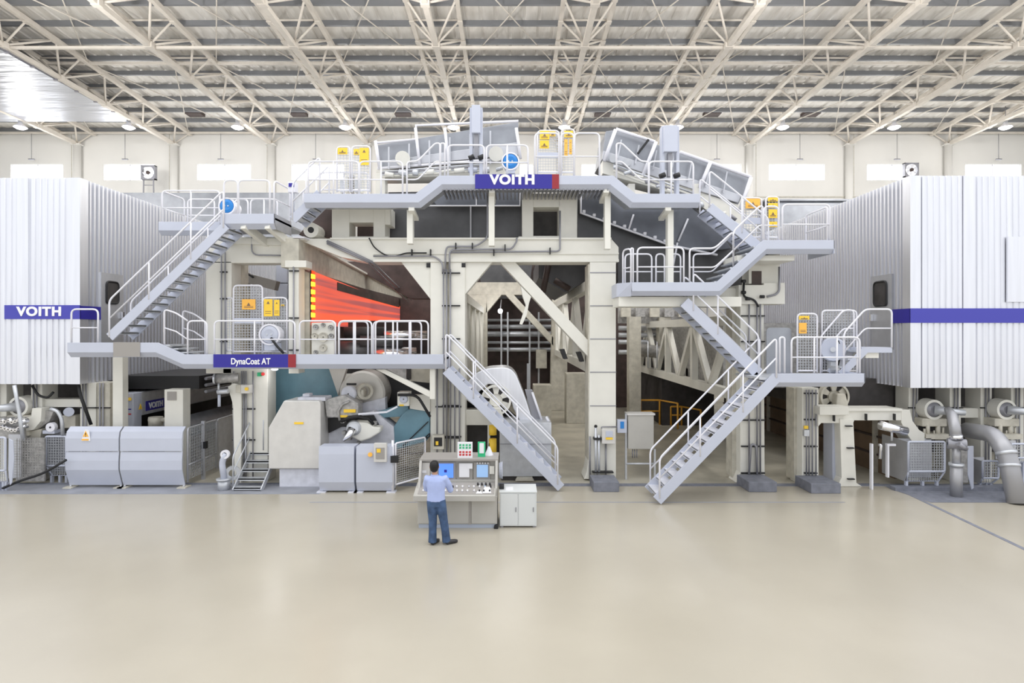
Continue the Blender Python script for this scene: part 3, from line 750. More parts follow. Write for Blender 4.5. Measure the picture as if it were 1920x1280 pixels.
# ---- small steps by the coater
cs = stair('stairs', 'narrow bare metal steps beside the grey coater cabinet', (0, 0), (1, 1), 1, .1, 0, near=False, far=False) if False else None
# ================================================================ MAIN FRAME (front portal) and what stands on it
YF = 17.0
fr = thing('machine_portal', 'large cream steel front portal frame at the centre of the machine', 'frame', (0, YF, 0))
def S1(name, pts, Y, t, material, parent, label=None, bevel=.012):
    return MB().slab(pts, Y, t).build(name, material, parent, label, bevel=bevel)
S1('main_beam', [(566, 452), (568, 447), (1146, 447), (1160, 463), (1160, 491), (690, 491), (640, 482)], YF, .8, 'cream', fr)
b = MB()
for y0_, y1_ in ((474, 476.5), (486, 491)): b.box(XX(700, YF), XX(1160, YF), YF-.04, YF+.02, ZZ(y1_, YF), ZZ(y0_, YF))
b.box(XX(620, YF), XX(1146, YF), YF-.06, YF+.02, ZZ(449, YF), ZZ(446, YF)); b.build('beam_flange', 'cream', fr)
S1('column', [(807, 491), (836, 491), (836, 852), (841, 900), (803, 900), (807, 852)], YF, .8, 'cream', fr)
S1('column', [(842, 491), (872, 491), (872, 852), (876, 900), (840, 900), (842, 852)], YF, .8, 'cream', fr)
MB().box(XX(830, YF), XX(848, YF), YF+.12, YF+.5, 0, ZZ(491, YF)).build('column_web', 'cream_dirt_shade', fr)
S1('column', [(1106, 491), (1155, 491), (1155, 898), (1095, 898), (1100, 885), (1104, 860)], YF-.03, .75, 'cream', fr)
S1('column', [(1103, 495), (1107, 495), (1107, 880), (1103, 870)], YF+.02, .8, 'cream_dirt_shade', fr)
S1('gusset', [(752, 491), (808, 491), (808, 562)], YF+.05, .35, 'cream', fr)
S1('gusset', [(872, 491), (923, 491), (866, 559), (866, 491)], YF+.05, .35, 'cream', fr)
S1('brace', [(937, 491), (966, 491), (1106, 641), (1106, 672)], YF+.15, .5, 'cream', fr)
S1('knee_bracket', [(976, 536), (996, 556), (992, 568), (988, 590), (979, 609), (974, 607), (986, 572), (980, 556)], YF+.05, .3, 'cream', fr)
for px in (803, 869): MB().box(XX(px-3.5, YF), XX(px+3.5, YF), YF+.0 if px < 807 else YF-.012, YF+.06, ZZ(501, YF), ZZ(493, YF)).build('lifting_hole', 'black', fr)
for y in (511, 573, 635, 697, 760): MB().box(XX(1106, YF), XX(1155, YF), YF-.045, YF-.02, ZZ(y+1, YF), ZZ(y-.6, YF)).build('strap', 'conduit', fr)
S1('base_block', [(1114, 903), (1161, 903), (1161, 922), (1114, 922)], 15.75, .55, 'concrete_block', None) if False else None
for i, (x0_, x1_, d0, d1, z1_) in enumerate(((1113, 1161, 15.75, 16.55, 903), (1404, 1457, 15.75, 16.6, 904), (1521, 1577, 15.6, 16.5, 904))):
    o = MB().box(XX(x0_, d0), XX(x1_, d0), d0, d1, 0, .27).build('column_step', 'concrete_block', None, bevel=.015)
    tag(o, 'dark grey concrete block at the foot of the %s' % ['tall centre right cream column', 'piped column right of the front stairs', 'column under the low right walkway'][i], 'block', 'concrete blocks at the column feet')
def conduits(pxs, y0, y1, Y, straps, label, r=.022, s0=None, s1=None):
    t = thing('conduit_run', label, 'conduit', (XX(pxs[0], Y), Y-.06, ZZ(y1, Y)))
    for p in pxs: MB().tube([(XX(p, Y), Y-.06, ZZ(y1, Y)), (XX(p, Y), Y-.06, ZZ(y0, Y))], r, 6).build('conduit', 'conduit', t)
    for s_ in straps: MB().box(XX((s0 or pxs[0])-3, Y), XX((s1 or pxs[-1])+3, Y), Y-.06, Y-.0, ZZ(s_+1.2, Y), ZZ(s_-1.2, Y)).build('clamp', 'black', t)
    return t
conduits([832, 838, 845], 505, 850, YF, [512, 573, 635, 760, 820], 'grey conduits up the centre twin column', s1=860)
conduits([820, 853, 862], 690, 850, YF, [762, 818], 'short conduits below the sign walkway on the twin column')
o = MB().tube(arc([P(862, 620, YF-.06), P(862, 700, YF-.06)], .1), .02, 6)
for pts_, lab in (([(835, 508), (835, 475), (838, 462), (892, 462), (914, 447), (914, 395), (914, 360)], 'bent pipe from the twin column up to the walkway'),
                  ([(843, 508), (843, 468), (960, 467), (969, 452), (969, 446)], 'lower bent pipe along the main beam'),
                  ([(700, 480), (814, 480), (830, 492), (830, 510)], 'pipe running along the underside of the main beam'),
                  ([(845, 473), (1045, 471), (1050, 468), (1050, 395)], 'thin pipe along the main beam up to the cream box'),
                  ([(692, 446), (700, 462), (712, 472), (726, 480), (744, 480), (760, 474), (800, 474)], 'sagging black cable on the main beam'),
                  ([(1106, 818), (1106, 900)], 'thin pipe at the foot of the tall column')):
    o = MB().tube(arc([P(a_, b_, YF-.08) for a_, b_ in pts_], .15), .02 if 'cable' in lab else .026, 7).build('pipe', 'black' if 'cable' in lab else 'conduit'); tag(o, lab, 'pipe')
cl = thing('pipe_clamps', 'row of small black clamps holding pipes to the main beam', 'clamp', P(800, 470, YF))
for px, py in ((773, 474), (808, 474), (855, 462), (886, 462), (947, 465), (1031, 471), (926, 474)):
    MB().box(XX(px-1, YF), XX(px+1, YF), YF-.12, YF, ZZ(py+6, YF), ZZ(py-6, YF)).build('clamp', 'black', cl)
# rear portal: the drive side frame
def sc(pts, k): return [(960+(a-960)*k, 622+(b-622)*k) for a, b in pts]
Yr = 32.0
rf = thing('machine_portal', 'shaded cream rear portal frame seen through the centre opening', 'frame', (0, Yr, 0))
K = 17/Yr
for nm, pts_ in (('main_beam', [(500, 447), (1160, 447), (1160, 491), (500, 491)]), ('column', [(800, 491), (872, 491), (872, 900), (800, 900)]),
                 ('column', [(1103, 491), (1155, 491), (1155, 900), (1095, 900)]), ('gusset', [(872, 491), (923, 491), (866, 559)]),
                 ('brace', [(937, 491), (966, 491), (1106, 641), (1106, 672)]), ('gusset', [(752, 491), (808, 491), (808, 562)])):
    S1(nm, sc(pts_, K), Yr, .8, 'cream_dirt_shade', rf)  # rear portal dimmed by a darker cream, shade put into the colour
# side trusses joining the two portals
def side_truss(x, z0, z1, ya, yb, n_, lab, t=.28):
    r = thing('side_truss', lab, 'truss', (x, ya, z0))
    MB().box(x-t/2, x+t/2, ya, yb, z1-.3, z1).build('top_chord', 'cream', r); MB().box(x-t/2, x+t/2, ya, yb, z0, z0+.3).build('bottom_chord', 'cream', r)
    for k in range(n_+1):
        y = ya+.3+(yb-ya-.6)*k/n_; MB().bar((x, y, z0+.2), (x, y, z1-.2), t*.8, .26, up=(0, 1, 0)).build('post', 'cream', r)
        if k < n_:
            y2 = ya+.3+(yb-ya-.6)*(k+1)/n_; ym = (y+y2)/2
            MB().bar((x, y, z1-.2), (x, ym, z0+.2), t*.7, .22).build('diagonal', 'cream', r); MB().bar((x, ym, z0+.2), (x, y2, z1-.2), t*.7, .22).build('diagonal', 'cream', r)
    return r
side_truss(2.45, 3.05, 5.9, 17.8, 31.9, 3, 'cream side truss behind the tall centre right column')
side_truss(-1.62, 0.9, 5.6, 17.9, 31.9, 4, 'cream side truss just right of the twin column', .2)
side_truss(6.75, 2.25, 4.8, 17.8, 33, 4, 'cream side truss seen behind the front stairs')
# back of the machine bay behind the rear portal
bk = thing('rear_pipe_rack', 'dark rack of horizontal pipes beyond the rear portal', 'pipe rack', (1.5, 33.6, 0))
MB().box(-9, 9.5, 35.2, 35.5, 0, 9.6).build('back_panel', 'brown_dark', bk)
for py, r_ in ((612, .13), (626, .17), (642, .09), (655, .13), (600, .08)):
    MB().tube([(-3.5, 34, ZZ(py, 34)), (4.5, 34, ZZ(py, 34))], r_, 10).build('pipe', 'galv', bk)
for px in (940, 952, 993, 1010): MB().box(XX(px-1.5, 33.6), XX(px+1.5, 33.6), 33.5, 33.7, 0, ZZ(585, 33.6)).build('upright', 'galv', bk)
MB().box(XX(1005, 33.3), XX(1025, 33.3), 33.2, 33.6, ZZ(690, 33.3), ZZ(655, 33.3)).build('panel', 'cream_dirt_shade', bk)
lampv = thing('bulkhead_lamp', 'bright round lamp glowing deep inside the centre opening', 'lamp', P(938, 583, 31.5))
MB().sphere(P(938, 583, 31.5), .13, 14).build('bulb', 'lamp_glow', lampv); MB().tube([P(938, 580, 31.5), P(940, 562, 31.9)], .03, 6).build('stem', 'conduit', lampv)
pl = bpy.data.lights.new('bulb_light', 'POINT'); pl.energy = 14; pl.shadow_soft_size = .15; po = bpy.data.objects.new('bulb_light', pl); C.objects.link(po); po.location = P(938, 586, 31.2)
# dark foil underside over the bay (air hood)
ah = thing('air_hood_underside', 'dark crinkled hood underside over the centre bay', 'hood', (0, 24, ZZ(500, 17)))
MB().slab([(905, 560), (990, 560), (1000, 480), (895, 480)], 33.8, .5).build('rear_face', 'hood_dark', ah)
MB().slab([(1010, 480), (1102, 480), (1102, 525), (1060, 548), (1030, 530), (1010, 520)], 19.5, 5).build('body', 'hood_dark', ah)
d = MB(); d.tube([P(1040, 525, 19.3), P(1068, 542, 19.3)], .10, 10); d.tube([P(1028, 496, 19.2), P(1018, 548, 19.2)], .10, 8); d.build('duct', 'brown_dark', ah)
MB().box(XX(976, 18.6), XX(1015, 18.6), 18.6, 19.4, ZZ(600, 18.6), ZZ(484, 18.6)).build('inner_column', 'cream_dirt_shade', ah) if False else None
for px, py in ((1055, 663), (1086, 668)):
    o = MB().prism([(p[0], p[1]) for p in px2xz([(px-5, py-8), (px+3, py-9), (px+9, py+9), (px+2, py+10)], 17.6)], 17.5, 17.9).build('floodlight', 'black')
    tag(o, 'small black floodlight on the truss, the %s one' % ('left' if px < 1070 else 'right'), 'floodlight', 'floodlights on the side truss')
# ---------------- structure above the main beam
YU = 17.3
ub = thing('upper_frame', 'cream upper frame with openings between main beam and top walkway', 'frame', (0, YU, ZZ(447, YU)))
for pts_ in ([(622, 391), (655, 391), (655, 446), (622, 446)], [(655, 391), (700, 391), (700, 417), (655, 417)], [(655, 443), (700, 443), (700, 446), (655, 446)],
             [(700, 388), (722, 388), (722, 446), (700, 446)], [(722, 388), (732, 388), (732, 421), (722, 421)],
             [(979, 356), (1000, 356), (1000, 446), (979, 446)], [(1000, 362), (1050, 362), (1050, 388), (1000, 388)], [(1048, 362), (1082, 356), (1082, 446), (1048, 446)], [(1000, 442), (1050, 442), (1050, 446), (1000, 446)]):
    S1('frame_panel', pts_, YU, .7, 'cream', ub)
for px in (711, 988): S1('base_plate', [(px-16, 443), (px+18, 443), (px+18, 448), (px-16, 448)], YU-.12, .8, 'cream', ub)
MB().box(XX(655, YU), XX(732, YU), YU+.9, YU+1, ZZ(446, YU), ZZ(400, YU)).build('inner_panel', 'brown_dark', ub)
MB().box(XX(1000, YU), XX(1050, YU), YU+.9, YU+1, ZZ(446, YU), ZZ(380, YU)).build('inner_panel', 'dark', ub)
cs_ = thing('dryer_casing', 'black and grey dryer casing under the top walkway sign', 'casing', P(880, 446, 18.2))
S1('casing', [(728, 360), (979, 356), (979, 446), (728, 446)], 18.1, 1.6, 'hood_dark', cs_)
S1('upper_panel', [(808, 372), (835, 354), (975, 356), (975, 384), (818, 384)], 17.95, .1, 'hood_mid', cs_)
S1('edge_trim', [(770, 384), (976, 384), (976, 386.5), (770, 386.5)], 17.9, .08, 'rail_white', cs_)
for px in (892, 974): S1('edge_trim', [(px, 356), (px+2, 356), (px+2, 386), (px, 386)], 17.9, .08, 'rail_white', cs_)
S1('hinge_rod', [(881, 386), (884, 386), (884, 446), (881, 446)], 17.9, .06, 'pipe_grey', cs_)
# big dark dryer hood sloping down on the right
dh = thing('dryer_hood', 'large dark grey dryer hood sloping down to the right under the stairs', 'hood', P(1220, 555, 17.8))
S1('hood_body', [(1083, 352), (1300, 386), (1398, 470), (1398, 556), (1158, 556), (1158, 462), (1146, 446), (1083, 446)], 17.9, 3, 'hood_dark', dh)
S1('upper_panel', [(1089, 356), (1290, 384), (1345, 430), (1372, 466), (1300, 472), (1255, 459), (1089, 399)], 17.6, .25, 'hood_mid', dh, 'grey blue sloping panel')
def tb(root, name, pts_, Y, r_, m_, n_=6): return MB().tube([P(a, b_, Y) for a, b_ in pts_], r_, n_).build(name, m_, root)
tb(dh, 'edge_trim', [(1089, 356), (1089, 399), (1255, 459), (1345, 478)], 17.55, .035, 'rail_white')
for a_, b_ in (((1188, 402), (1179, 430)), ((1290, 410), (1272, 452)), ((1270, 455), (1262, 500))): tb(dh, 'stiffener', [a_, b_], 17.5, .03, 'rail_white')
bo = MB()
for k in range(9): p = P(1095+k*19, 399+k*6.9, 17.5); bo.box(p.x-.04, p.x+.04, 17.45, 17.6, p.z, p.z+.08)
bo.build('bolts', 'rail_white', dh, kind='stuff')
# ---------------- modules above the top walkway
ml = thing('dryer_module', 'tilted grey panelled dryer module behind the top walkway, left of the sign', 'dryer module', P(840, 320, 17.8))
S1('casing', [(707, 272), (972, 228), (972, 290), (907, 297), (712, 314)], 17.9, 1.6, 'hood_grey', ml)
S1('top_panel', [(730, 300), (972, 266), (972, 290), (730, 312)], 17.78, .1, 'alu_flat', ml)
tb(ml, 'top_rail', [(705, 268), (780, 261), (780, 235), (972, 227)], 17.7, .04, 'rail_white')
tb(ml, 'bottom_rail', [(708, 316), (972, 296)], 17.7, .045, 'rail_white')
for a_ in (706, 781, 836, 970): tb(ml, 'post', [(a_-2, 264 if a_ < 710 else 240), (a_+6, 316-(a_-706)*.07)], 17.66, .05, 'rail_white')
S1('support', [(704, 325), (722, 325), (722, 392), (704, 392)], 17.75, .4, 'cream', ml)
S1('roller_beam', [(705, 318), (780, 318), (975, 302), (975, 330), (705, 332)], 17.8, .8, 'cream', ml)
for a_ in (755, 930): MB().cyl(P(a_, 297-(a_-755)*.05, 17.45), P(a_, 297-(a_-755)*.05, 17.8), .22, 16).build('bearing', 'cream', ml)
for k in range(4): tb(ml, 'pipe', [(716, 322+k*3), (900, 308+k*4)], 17.6, .025, ['galv', 'conduit', 'galv', 'cream'][k])
mr = thing('dryer_module', 'long grey panelled dryer module sloping down right behind the top walkway', 'dryer module', P(1260, 360, 17.8))
S1('casing', [(1136, 246), (1155, 243), (1408, 334), (1384, 384), (1292, 352), (1205, 330), (1128, 300)], 17.9, 1.6, 'hood_grey', mr)
S1('lower_panel', [(1131, 282), (1290, 332), (1390, 366), (1384, 380), (1292, 352), (1129, 298)], 17.78, .1, 'alu_flat', mr)
tb(mr, 'top_rail', [(1155, 242), (1228, 266)], 17.7, .05, 'rail_white'); tb(mr, 'top_rail', [(1275, 285), (1330, 304), (1408, 332)], 17.7, .05, 'rail_white')
for a_, b_ in (((1154, 243), (1133, 302)), ((1230, 266), (1205, 330)), ((1332, 304), (1312, 352)), ((1408, 333), (1388, 392))): tb(mr, 'post', [a_, b_], 17.62, .06, 'rail_white')
S1('roller_beam', [(1130, 300), (1180, 316), (1290, 352), (1386, 384), (1410, 450), (1385, 440), (1300, 375), (1220, 350), (1130, 325)], 17.85, .7, 'cream', mr)
for k in range(3): tb(mr, 'pipe', [(1150, 308+k*6), (1300, 362+k*8)], 17.6, .03, ['galv', 'conduit', 'cream'][k])
tb(mr, 'pipe', [(1330, 385), (1412, 440)], 17.5, .05, 'galv')
for a_, b_ in ((1150, 297), (1176, 304)): MB().cyl(P(a_, b_, 17.4), P(a_, b_, 17.8), .12, 14).build('bearing', 'galv', mr)
for i, (a_, b_, t_, e_, bx, bb) in enumerate(((884, 902, 204, 327, 200, 252), (1242, 1269, 238, 361, 238, 287))):
    t = thing('lift_mast', 'tall pale grey twin post mast rising from the top walkway, %s of the sign' % ('left' if i == 0 else 'right'), 'mast', P(a_, e_, 16.7))
    for q_ in (a_, b_): MB().box(XX(q_-3, 16.7), XX(q_+3, 16.7), 16.6, 16.85, ZZ(e_+6, 16.7), ZZ(t_, 16.7)).build('post', 'lavender', t, bevel=.01)
    MB().box(XX(a_+1, 16.6), XX(b_-1, 16.6), 16.45, 16.6, ZZ(bb, 16.6), ZZ(bx, 16.6)).build('cabinet', 'lavender', t, bevel=.01)
    for q_ in (a_, b_): MB().cyl(P(q_-5, e_-30, 16.5), P(q_+5, e_-34, 16.5), .07, 10).build('actuator', 'black', t)
    MB().box(XX((a_+b_)/2-4, 16.6), XX((a_+b_)/2+4, 16.6), 16.55, 16.7, ZZ(e_-30, 16.6), ZZ(bb, 16.6)).build('chain', 'conduit', t)
# ---------------- mesh guards with notices
def mesh_mb(mb, x0, x1, z0, z1, Y, p=.075, r=.006):
    nx = max(2, int((x1-x0)/p)); nz = max(2, int((z1-z0)/p))
    for i in range(1, nx): x = x0+(x1-x0)*i/nx; mb.box(x-r, x+r, Y-r, Y+r, z0, z1)
    for i in range(1, nz): z = z0+(z1-z0)*i/nz; mb.box(x0, x1, Y-r, Y+r, z-r, z+r)
def guard(px0, py0, px1, py1, Y, label, signs=(), solid=None, r=.025, rc=.12, name='mesh_guard'):
    t = thing(name, label, 'guard', P((px0+px1)/2, py1, Y)); x0, x1, z0, z1 = XX(px0, Y), XX(px1, Y), ZZ(py1, Y), ZZ(py0, Y)
    m_ = MB(); m_.tube(arc([(x0, Y, z0), (x0, Y, z1), (x1, Y, z1), (x1, Y, z0)], rc), r, 8); m_.tube([(x0, Y, z0+.05), (x1, Y, z0+.05)], r, 6); m_.build('frame', 'rail_white', t)
    m_ = MB(); mesh_mb(m_, x0, x1, z0+.05, z1-.02, Y); m_.build('mesh', 'galv', t)
    if solid: MB().box(XX(solid[0], Y), XX(solid[2], Y), Y-.02, Y+.0, ZZ(solid[3], Y), ZZ(solid[1], Y)).build('plate', 'lavender', t)
    for a_, b_, c_, d_, mm in signs: 
        s_ = MB().box(XX(a_, Y), XX(c_, Y), Y-.045, Y-.03, ZZ(d_, Y), ZZ(b_, Y)).build('notice', mm, t, 'yellow notice' if mm == 'yellow' else 'orange yellow notice')
        cx_, cz_ = XX((a_+c_)/2, Y), ZZ((b_+d_)/2, Y); w_ = XX(c_, Y)-XX(a_, Y); h_ = ZZ(b_, Y)-ZZ(d_, Y)
        tm = MB()
        if w_ > h_*.9 or h_ > .3: 
            k_ = min(w_, h_)*.18; zc = cz_+h_*.3 if h_ > w_*1.4 else cz_; tm.prism([(cx_-k_, zc-k_*.8), (cx_+k_, zc-k_*.8), (cx_, zc+k_)], Y-.05, Y-.046)
        for j in range(2): tm.box(cx_-w_*.34, cx_+w_*.34, Y-.05, Y-.046, cz_-h_*(.2+.12*j)-.006, cz_-h_*(.2+.12*j)+.006)
        tm.build('print', 'brown_wood', s_)
    return t
guard(1008, 245, 1048, 326, 16.9, 'mesh gate with yellow notices above the right end of the top sign', [(1012, 246, 1030, 262, 'yellow'), (1031, 247, 1041, 256, 'yellow'), (1012, 264, 1029, 279, 'yellow')], (1008, 286, 1046, 296))
guard(1053, 242, 1077, 326, 16.9, 'narrow mesh panel with tall yellow strip beside the top sign', [(1058, 246, 1074, 258, 'yellow'), (1058, 262, 1064, 295, 'orange_yellow'), (1067, 262, 1072, 290, 'orange_yellow')])
guard(632, 275, 656, 360, 16.9, 'narrow mesh panel with small yellow notice at the top walkway left end', [(634, 278, 652, 290, 'yellow')])
guard(660, 274, 694, 360, 16.85, 'mesh panel with tall yellow notice on the top walkway left part', [(664, 280, 674, 291, 'yellow'), (675, 278, 692, 310, 'yellow')])
guard(1393, 371, 1428, 448, 16.4, 'mesh guard with square orange notice on the right upper landing', [(1397, 373, 1424, 391, 'orange_yellow')], (1396, 408, 1426, 420))
guard(1436, 369, 1460, 448, 16.3, 'narrow mesh guard with four stacked yellow notices on the right upper landing', [(1439, 371, 1457, 378, 'yellow'), (1439, 381, 1457, 390, 'yellow'), (1440, 393, 1456, 409, 'yellow'), (1440, 416, 1456, 426, 'yellow')])
guard(438, 535, 492, 662, 16.7, 'rounded mesh gate with orange square notice above the blue sign', [(455, 561, 480, 580, 'orange_yellow')], (440, 596, 490, 606))
guard(493, 558, 538, 662, 16.7, 'mesh gate with two tall yellow notices beside the white motor disc', [(496, 561, 512, 593, 'yellow'), (515, 562, 525, 592, 'yellow'), (528, 571, 534, 574, 'yellow')])
guard(424, 558, 437, 660, 16.9, 'narrow bare mesh strip left of the rounded gate')
guard(1495, 588, 1532, 698, 15.9, 'mesh door with yellow and orange notices on the low right walkway', [(1497, 592, 1516, 599, 'yellow'), (1497, 605, 1511, 625, 'orange_yellow')])
guard(1541, 582, 1606, 698, 16.1, 'wide bare mesh panel behind the low right walkway rail')
# ---------------- round machines up on the walkways
def drum(px, py, Y, r_, lab, face, body='lavender', ring='rail_white', ped=None):
    t = thing('drive_motor', lab, 'motor', P(px, py, Y)); c = P(px, py, Y)
    MB().lathe([(.5, .02), (.5, r_*.8), (.05, r_*1.0), (0, r_), (0, r_*.84), (.03, r_*.84)], c, (0, 1, 0), 28).build('housing', ring, t)
    MB().lathe([(.0, .0), (-.02, r_*.5), (.0, r_*.78), (.04, r_*.84)], c, (0, 1, 0), 28).build('cover', face, t)
    h_ = MB()
    for s_ in (-1, 1): h_.cyl(c+Vector((s_*r_*.2, -.03, 0)), c+Vector((s_*r_*.2, .02, 0)), r_*.08, 8)
    h_.build('bolts', 'galv', t)
    f = MB(); f.box(c.x-r_*.5, c.x+r_*.5, Y+.02, Y+.45, c.z-r_*1.3-(ped or 0), c.z-r_*.8); f.build('foot', body, t); return t
drum(957, 302, 16.8, .26, 'bright blue round motor above the top sign', 'motor_blue', ped=.0)
drum(425, 386, 16.6, .24, 'bright blue motor behind the left stair head', 'motor_blue')
wd = drum(505, 627, 16.25, .30, 'white round motor disc on a pedestal behind the sign walkway rail', 'lavender', ped=.05)
MB().tube(arc([P(508, 633, 16.2), P(520, 650, 16.2), P(532, 662, 16.2)], .1), .035, 8).build('hose', 'black', wd)
t = thing('control_box', 'small white operator box on the rail at the top walkway left end', 'box', P(549, 355, 16.5))
MB().box(XX(542, 16.5), XX(557, 16.5), 16.4, 16.6, ZZ(362, 16.5), ZZ(342, 16.5)).build('box', 'rail_white', t, bevel=.02); MB().box(XX(544, 16.5), XX(554, 16.5), 16.385, 16.4, ZZ(352, 16.5), ZZ(345, 16.5)).build('display', 'blue_sign', t)
MB().box(XX(549, 16.5)-.03, XX(549, 16.5)+.03, 16.45, 16.55, ZZ(400, 16.5), ZZ(362, 16.5)).build('stand', 'lavender', t)
# roll end under the short stairs
t = thing('guide_roll', 'cream guide roll end under the short flight', 'roll', P(584, 431, 17.2))
MB().lathe([(0, .09), (0, .22), (.3, .22), (3.0, .2)], P(583, 431, 17.0), (0, 1, 0), 20).build('roll', 'cream', t); MB().cyl(P(583, 431, 17.02), P(583, 431, 17.4), .09, 14).build('bore', 'black', t)
S1('backing', [(560, 440), (600, 392), (622, 392), (622, 444), (575, 444)], 17.6, .3, 'brown_dark', t)
# ---------------- left frame with infra-red dryer
lf = thing('dryer_steelwork', 'cream frame left of centre around the mesh gates', 'frame', P(470, 690, YF))
S1('beam', [(386, 444), (556, 444), (556, 493), (386, 493)], YF-.1, .6, 'cream', lf)
S1('column', [(386, 490), (434, 490), (434, 700), (386, 700)], YF-.1, .6, 'cream', lf)
S1('column', [(418, 700), (434, 716), (440, 925), (502, 925), (502, 690), (418, 690)], YF-.1, .6, 'cream', lf)
S1('column', [(541, 447), (560, 447), (560, 700), (541, 700)], YF-.35, .5, 'cream', lf)
S1('cap', [(534, 488), (574, 488), (574, 501), (534, 501)], YF-.42, .5, 'cream', lf)
S1('cap', [(548, 443), (571, 443), (571, 446), (548, 446)], YF-.42, .5, 'rail_white', lf)
S1('flange', [(420, 446), (540, 446), (540, 460), (420, 456)], YF-.2, .1, 'cream', lf)
S1('column_side', [(434, 493), (452, 493), (452, 700), (434, 700)], YF+.5, .5, 'cream_dirt_shade', lf)
conduits([417, 424], 470, 680, YF-.1, [510, 560, 640], 'grey conduits on the cream column right of the left stairs')
conduits([552], 500, 690, YF-.35, [508, 596, 656], 'single grey conduit on the post left of the glowing dryer', s0=546, s1=558)
conduits([440, 455, 459, 463, 476], 695, 900, YF-.1, [766, 824], 'bundle of dark conduits down the column beside the bare metal steps')
o = MB().tube(arc([P(472, 440, YF-.18), P(472, 478, YF-.18), P(540, 479, YF-.18)], .2), .022, 7).build('pipe', 'conduit'); tag(o, 'dark bent pipe under the small stair-head platform', 'pipe')
# opening behind the gates
t = thing('rear_cabinet', 'blue grey switch cabinets seen through the left frame opening', 'cabinet', P(527, 560, 19.5))
S1('door', [(518, 497), (538, 497), (538, 530), (518, 530)], 19.5, .5, 'lavender', t); S1('door', [(518, 532), (538, 532), (538, 560), (518, 560)], 19.5, .5, 'lavender', t); S1('body', [(516, 494), (545, 494), (545, 700), (516, 700)], 19.6, .6, 'galv', t)
t = thing('inner_bracket', 'dim slanting metal arm seen in the left frame opening', 'bracket', P(480, 530, 18.8))
MB().bar(P(452, 518, 18.8), P(520, 536, 18.8), .3, .3).build('arm', 'console_dark', t); MB().bar(P(446, 500, 18.6), P(475, 520, 18.6), .06, .06).build('rod', 'black', t)
S1('post', [(452, 510), (462, 510), (462, 700), (452, 700)], 18.7, .3, 'cream_dirt_shade', t)
# receding cream beam of the dryer
XB = XX(560, 16.6)
ib = thing('infrared_dryer', 'infrared dryer with glowing orange web under a long cream beam', 'dryer', (XB, 17, 3.5))
za, zb_ = ZZ(447, 16.6), ZZ(501, 16.6)
m_ = MB(); m_.prism_x([(16.6, zb_), (16.6, za), (36, za-.75), (36, zb_-.15)], XB-.5, XB); m_.build('hood_beam', 'cream_dirt_shade', ib)
MB().prism_x([(16.7, za-.02), (16.7, za+.05), (36, za-.70), (36, za-.76)], XB-.5, XB+.12).build('beam_flange', 'cream', ib)
m_ = MB(); m_.tube([P(613, 452, 16.93), P(697, 491, 16.93), (XB+.9, 30, za-1.0)], .04, 8); m_.tube([P(613, 456, 16.93), P(690, 491, 16.93), (XB+.7, 30, za-1.1)], .03, 8); m_.build('pipe', 'conduit', ib)
XI = XX(587, 17.3)
def yi(px): return XI*F/(px-960)
zt_, zq = ZZ(508, 17.3), ZZ(600, 17.3)
m_ = MB(); m_.prism_x([(17.3, zq-.15), (17.3, zt_), (yi(750), ZZ(574, yi(750))), (yi(750), ZZ(618, yi(750)))], XI-.06, XI); m_.build('glowing_web', 'infrared', ib, 'glowing orange red web')
MB().prism_x([(17.75, zq-1), (17.75, zt_-.1), (36, za-.8), (36, zq-1)], XI-.16, XI-.07).build('glow_blocker', 'brown_dark', ib)  # added plate, stops the web's emission tinting the steelwork behind it
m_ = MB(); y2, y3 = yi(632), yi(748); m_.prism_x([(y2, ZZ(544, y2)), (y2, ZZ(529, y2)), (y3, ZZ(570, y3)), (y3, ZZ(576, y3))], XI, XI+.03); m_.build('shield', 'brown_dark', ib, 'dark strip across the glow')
S1('end_housing', [(562, 505), (581, 512), (581, 690), (562, 690)], 17.2, .3, 'cream_dirt_shade', ib); S1('end_seal', [(581, 506), (583, 506), (583, 600), (581, 600)], 17.15, .2, 'black', ib)
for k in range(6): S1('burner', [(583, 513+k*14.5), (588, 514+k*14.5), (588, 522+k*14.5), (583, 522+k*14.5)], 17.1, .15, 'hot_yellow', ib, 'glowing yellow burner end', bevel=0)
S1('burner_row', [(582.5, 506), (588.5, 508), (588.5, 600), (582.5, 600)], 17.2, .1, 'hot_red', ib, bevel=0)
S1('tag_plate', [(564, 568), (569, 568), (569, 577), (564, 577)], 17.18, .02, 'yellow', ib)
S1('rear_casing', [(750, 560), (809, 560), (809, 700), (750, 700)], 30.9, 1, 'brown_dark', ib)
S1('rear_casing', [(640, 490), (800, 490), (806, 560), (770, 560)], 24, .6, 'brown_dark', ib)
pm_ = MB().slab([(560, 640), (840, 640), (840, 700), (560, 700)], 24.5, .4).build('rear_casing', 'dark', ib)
gp = thing('gear_plate', 'cream gear plate with round holes behind the sign walkway rail', 'plate', P(606, 660, 17.0))
S1('plate', [(584, 605), (626, 604), (627, 690), (584, 690)], 17.1, .25, 'cream', gp)
for a_, b_, r_ in ((592, 613, 5), (606, 609, 4), (620, 614, 5), (590, 630, 6), (606, 632, 9), (621, 630, 5), (606, 652, 7), (592, 660, 4)):
    MB().lathe([(0, .02), (0, r_*.0155*.6), (-.03, r_*.0155), (.05, r_*.0155)], P(a_, b_, 17.05), (0, 1, 0), 14).build('boss', 'cream_dirt_shade' if r_ > 5 else 'machine_grey', gp)
pr_ = thing('press_rolls', 'dark polished rolls behind the right half of the sign walkway rail', 'rolls', P(720, 650, 18))
